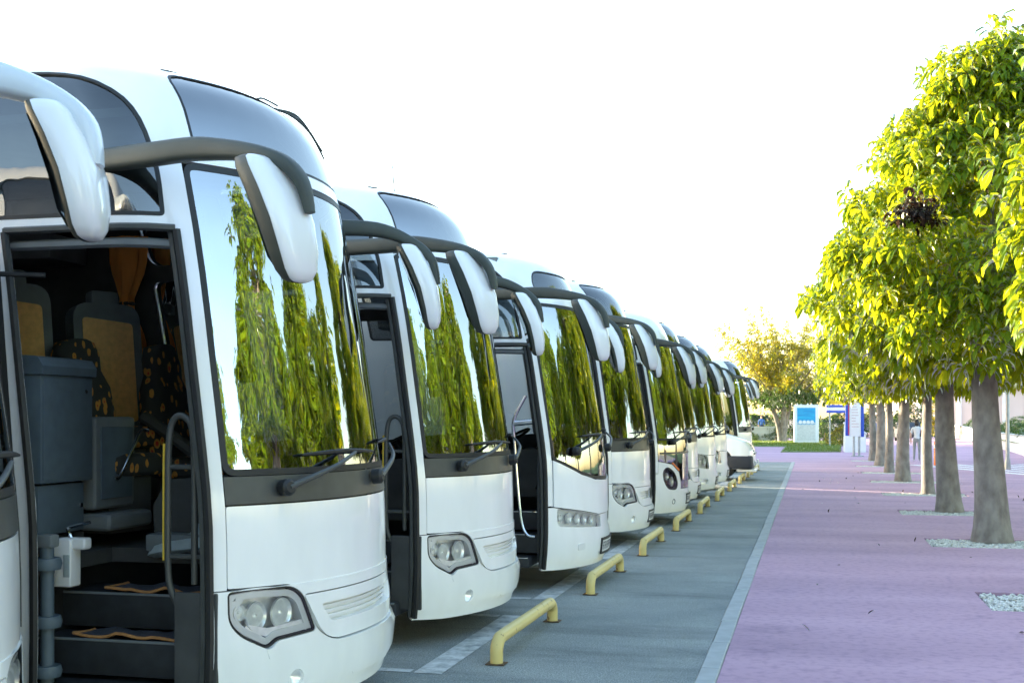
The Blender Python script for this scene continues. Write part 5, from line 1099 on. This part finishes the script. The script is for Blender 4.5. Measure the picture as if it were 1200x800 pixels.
# ------------------------------------------------------------------ people
def person(loc, rz, mats, pose, label, h=1.70, hair='hair_dark', cap=None, bag=None):
    """one skinned body grown from a joint skeleton, clothes by region, hair as a child"""
    k = h / 1.70; J = dict(pel=(0, 0, .92), wai=(0, 0, 1.06), che=(.01, 0, 1.28), nek=(0, 0, 1.44), hd0=(.01, 0, 1.52), hd1=(.02, 0, 1.60), hd2=(.01, 0, 1.68))
    for s, t in ((1, 'l'), (-1, 'r')):
        J.update({t + 'sho': (0, s * .17, 1.39), t + 'elb': (-.02, s * .23, 1.12), t + 'wri': (.05, s * .24, .88), t + 'pal': (.07, s * .24, .80), t + 'hip': (0, s * .09, .88), t + 'kne': (.02, s * .10, .48), t + 'ank': (-.02, s * .10, .09), t + 'toe': (.15, s * .115, .04)})
    J.update(pose); E_ = [('pel', 'wai'), ('wai', 'che'), ('che', 'nek'), ('nek', 'hd0'), ('hd0', 'hd1'), ('hd1', 'hd2')]
    R0 = dict(pel=(.15, .11), wai=(.125, .095), che=(.155, .105), nek=(.058, .06), hd0=(.075, .085), hd1=(.078, .095), hd2=(.055, .07))
    for t in 'lr':
        E_ += [('che', t + 'sho'), (t + 'sho', t + 'elb'), (t + 'elb', t + 'wri'), (t + 'wri', t + 'pal'), ('pel', t + 'hip'), (t + 'hip', t + 'kne'), (t + 'kne', t + 'ank'), (t + 'ank', t + 'toe')]
        R0.update({t + 'sho': (.06, .06), t + 'elb': (.043, .043), t + 'wri': (.029, .029), t + 'pal': (.035, .02), t + 'hip': (.088, .09), t + 'kne': (.058, .058), t + 'ank': (.042, .042), t + 'toe': (.04, .03)})
        p = Vector(J[t + 'pal']); w = Vector(J[t + 'wri']); dd = (p - w).normalized()
        for q in range(5):
            off = Vector((.022 * (q - 1.5), 0, 0)) if q < 4 else Vector((.05, 0, .03)); L_ = (.07, .078, .074, .06, .05)[q]
            a, b = f'{t}f{q}a', f'{t}f{q}b'; J[a] = tuple(p + off * .8 + dd * .03); J[b] = tuple(p + off + dd * (.03 + L_) + Vector((.012, 0, 0))); E_ += [(t + 'pal', a), (a, b)]; R0[a] = (.010, .010); R0[b] = (.008, .008)
    names = list(J); me = bpy.data.meshes.new('body'); me.from_pydata([tuple(c * k for c in J[n_]) for n_ in names], [(names.index(a), names.index(b)) for a, b in E_], [])
    o = bpy.data.objects.new('tmp', me); C.objects.link(o); sk = o.modifiers.new('s', 'SKIN'); sb = o.modifiers.new('d', 'SUBSURF'); sb.levels = sb.render_levels = 1
    for i, n_ in enumerate(names): me.skin_vertices[0].data[i].radius = tuple(r * k for r in R0[n_]); me.skin_vertices[0].data[i].use_root = n_ == 'pel'
    dg = bpy.context.evaluated_depsgraph_get(); em = bpy.data.meshes.new_from_object(o.evaluated_get(dg)); bpy.data.objects.remove(o)
    em.name = 'body'
    for m_ in ('skin', mats[0], mats[1], mats[2]): em.materials.append(M[m_])
    for p in em.polygons:
        c = Vector(p.center) / k; p.use_smooth = True
        arm = abs(c.y) > .20 and c.z < 1.36; p.material_index = 0
        if c.z < .10: p.material_index = 3
        elif c.z < .98 and not (arm and abs(c.y) > .19 and c.z > .7): p.material_index = 2
        elif c.z < 1.455 and (not arm or c.z > mats[3]): p.material_index = 1
    t = empty('person', loc, rz); b = bpy.data.objects.new('body', em); C.objects.link(b); b.parent = t
    hd = Vector(J['hd1']) * k; rings = []
    for zz, r in ((-.16, .05), (-.10, .09), (0, .105), (.06, .10), (.11, .07), (.135, .02)): rings.append([hd + Vector((-.022 + r * .95 * math.cos(q) * (.55 if math.cos(q) > 0 and zz < .04 else 1), r * .88 * math.sin(q), zz)) for q in [2 * math.pi * i / 16 for i in range(16)]])
    v, f = loft(rings); mk('hair', v, f, hair, t, sharp=70)
    v, f = lathe_vf([(0, 0), (.014, .004), (.01, .022), (0, .03)], 8, hd + Vector((.085, 0, -.01)), (1, 0, 0)); mk('nose', v, f, 'skin', t)
    if cap:
        v, f = join([lathe_vf([(.112, 0), (.11, .05), (.08, .10), (0, .125)], 16, hd + Vector((-.005, 0, .03))), loft([[hd + Vector((.08 + .1 * a_, (.09 - .03 * a_) * s_, .03 + dz)) for a_, s_ in ((0, -1), (1, -1), (1, 1), (0, 1))] for dz in (0, .012)])]); mk('cap', v, f, cap, t)
    tag(t, label, 'person'); return t
hip = {'relb': (-.05, -.36, 1.16), 'rwri': (.06, -.19, 1.02), 'rpal': (.09, -.15, .99), 'lkne': (.05, .10, .48), 'lank': (.0, .11, .09), 'ltoe': (.17, .13, .04)}
step = {'lkne': (.16, .10, .50), 'lank': (.10, .10, .09), 'ltoe': (.27, .11, .05), 'rkne': (.02, -.10, .48), 'rank': (-.20, -.10, .13), 'rtoe': (-.06, -.11, .05), 'lelb': (-.12, .22, 1.13), 'lwri': (-.10, .24, .90), 'lpal': (-.09, .24, .82)}
person((4.17, 51.3, .004), R_(80), ('cloth_white', 'cloth_grey', 'cloth_white', 1.2), hip, 'woman in white t-shirt and grey trousers with hand on hip, seen from behind', 1.66)
person((4.12, 57.5, .004), R_(250), ('cloth_white', 'cloth_navy', 'cloth_white', 1.2), {}, 'person with white cap partly behind the woman in white', 1.80, cap='cap_white')
person((2.92, 51.6, .004), R_(-100), ('cloth_teal', 'cloth_black', 'cloth_black', .95), {}, 'person in teal top and black trousers half hidden between two trunks', 1.66, hair='hair_grey')
person((3.65, 70.5, .004), R_(-80), ('cloth_blue', 'cloth_navy', 'cloth_white', 1.15), step, 'person in blue top and navy trousers walking beside the sign pillar', 1.74)
person((-3.75, 97.0, .25), R_(-90), ('cloth_blue', 'cloth_navy', 'cloth_black', 1.0), {}, 'person in blue shirt standing behind the low garden wall', 1.72)
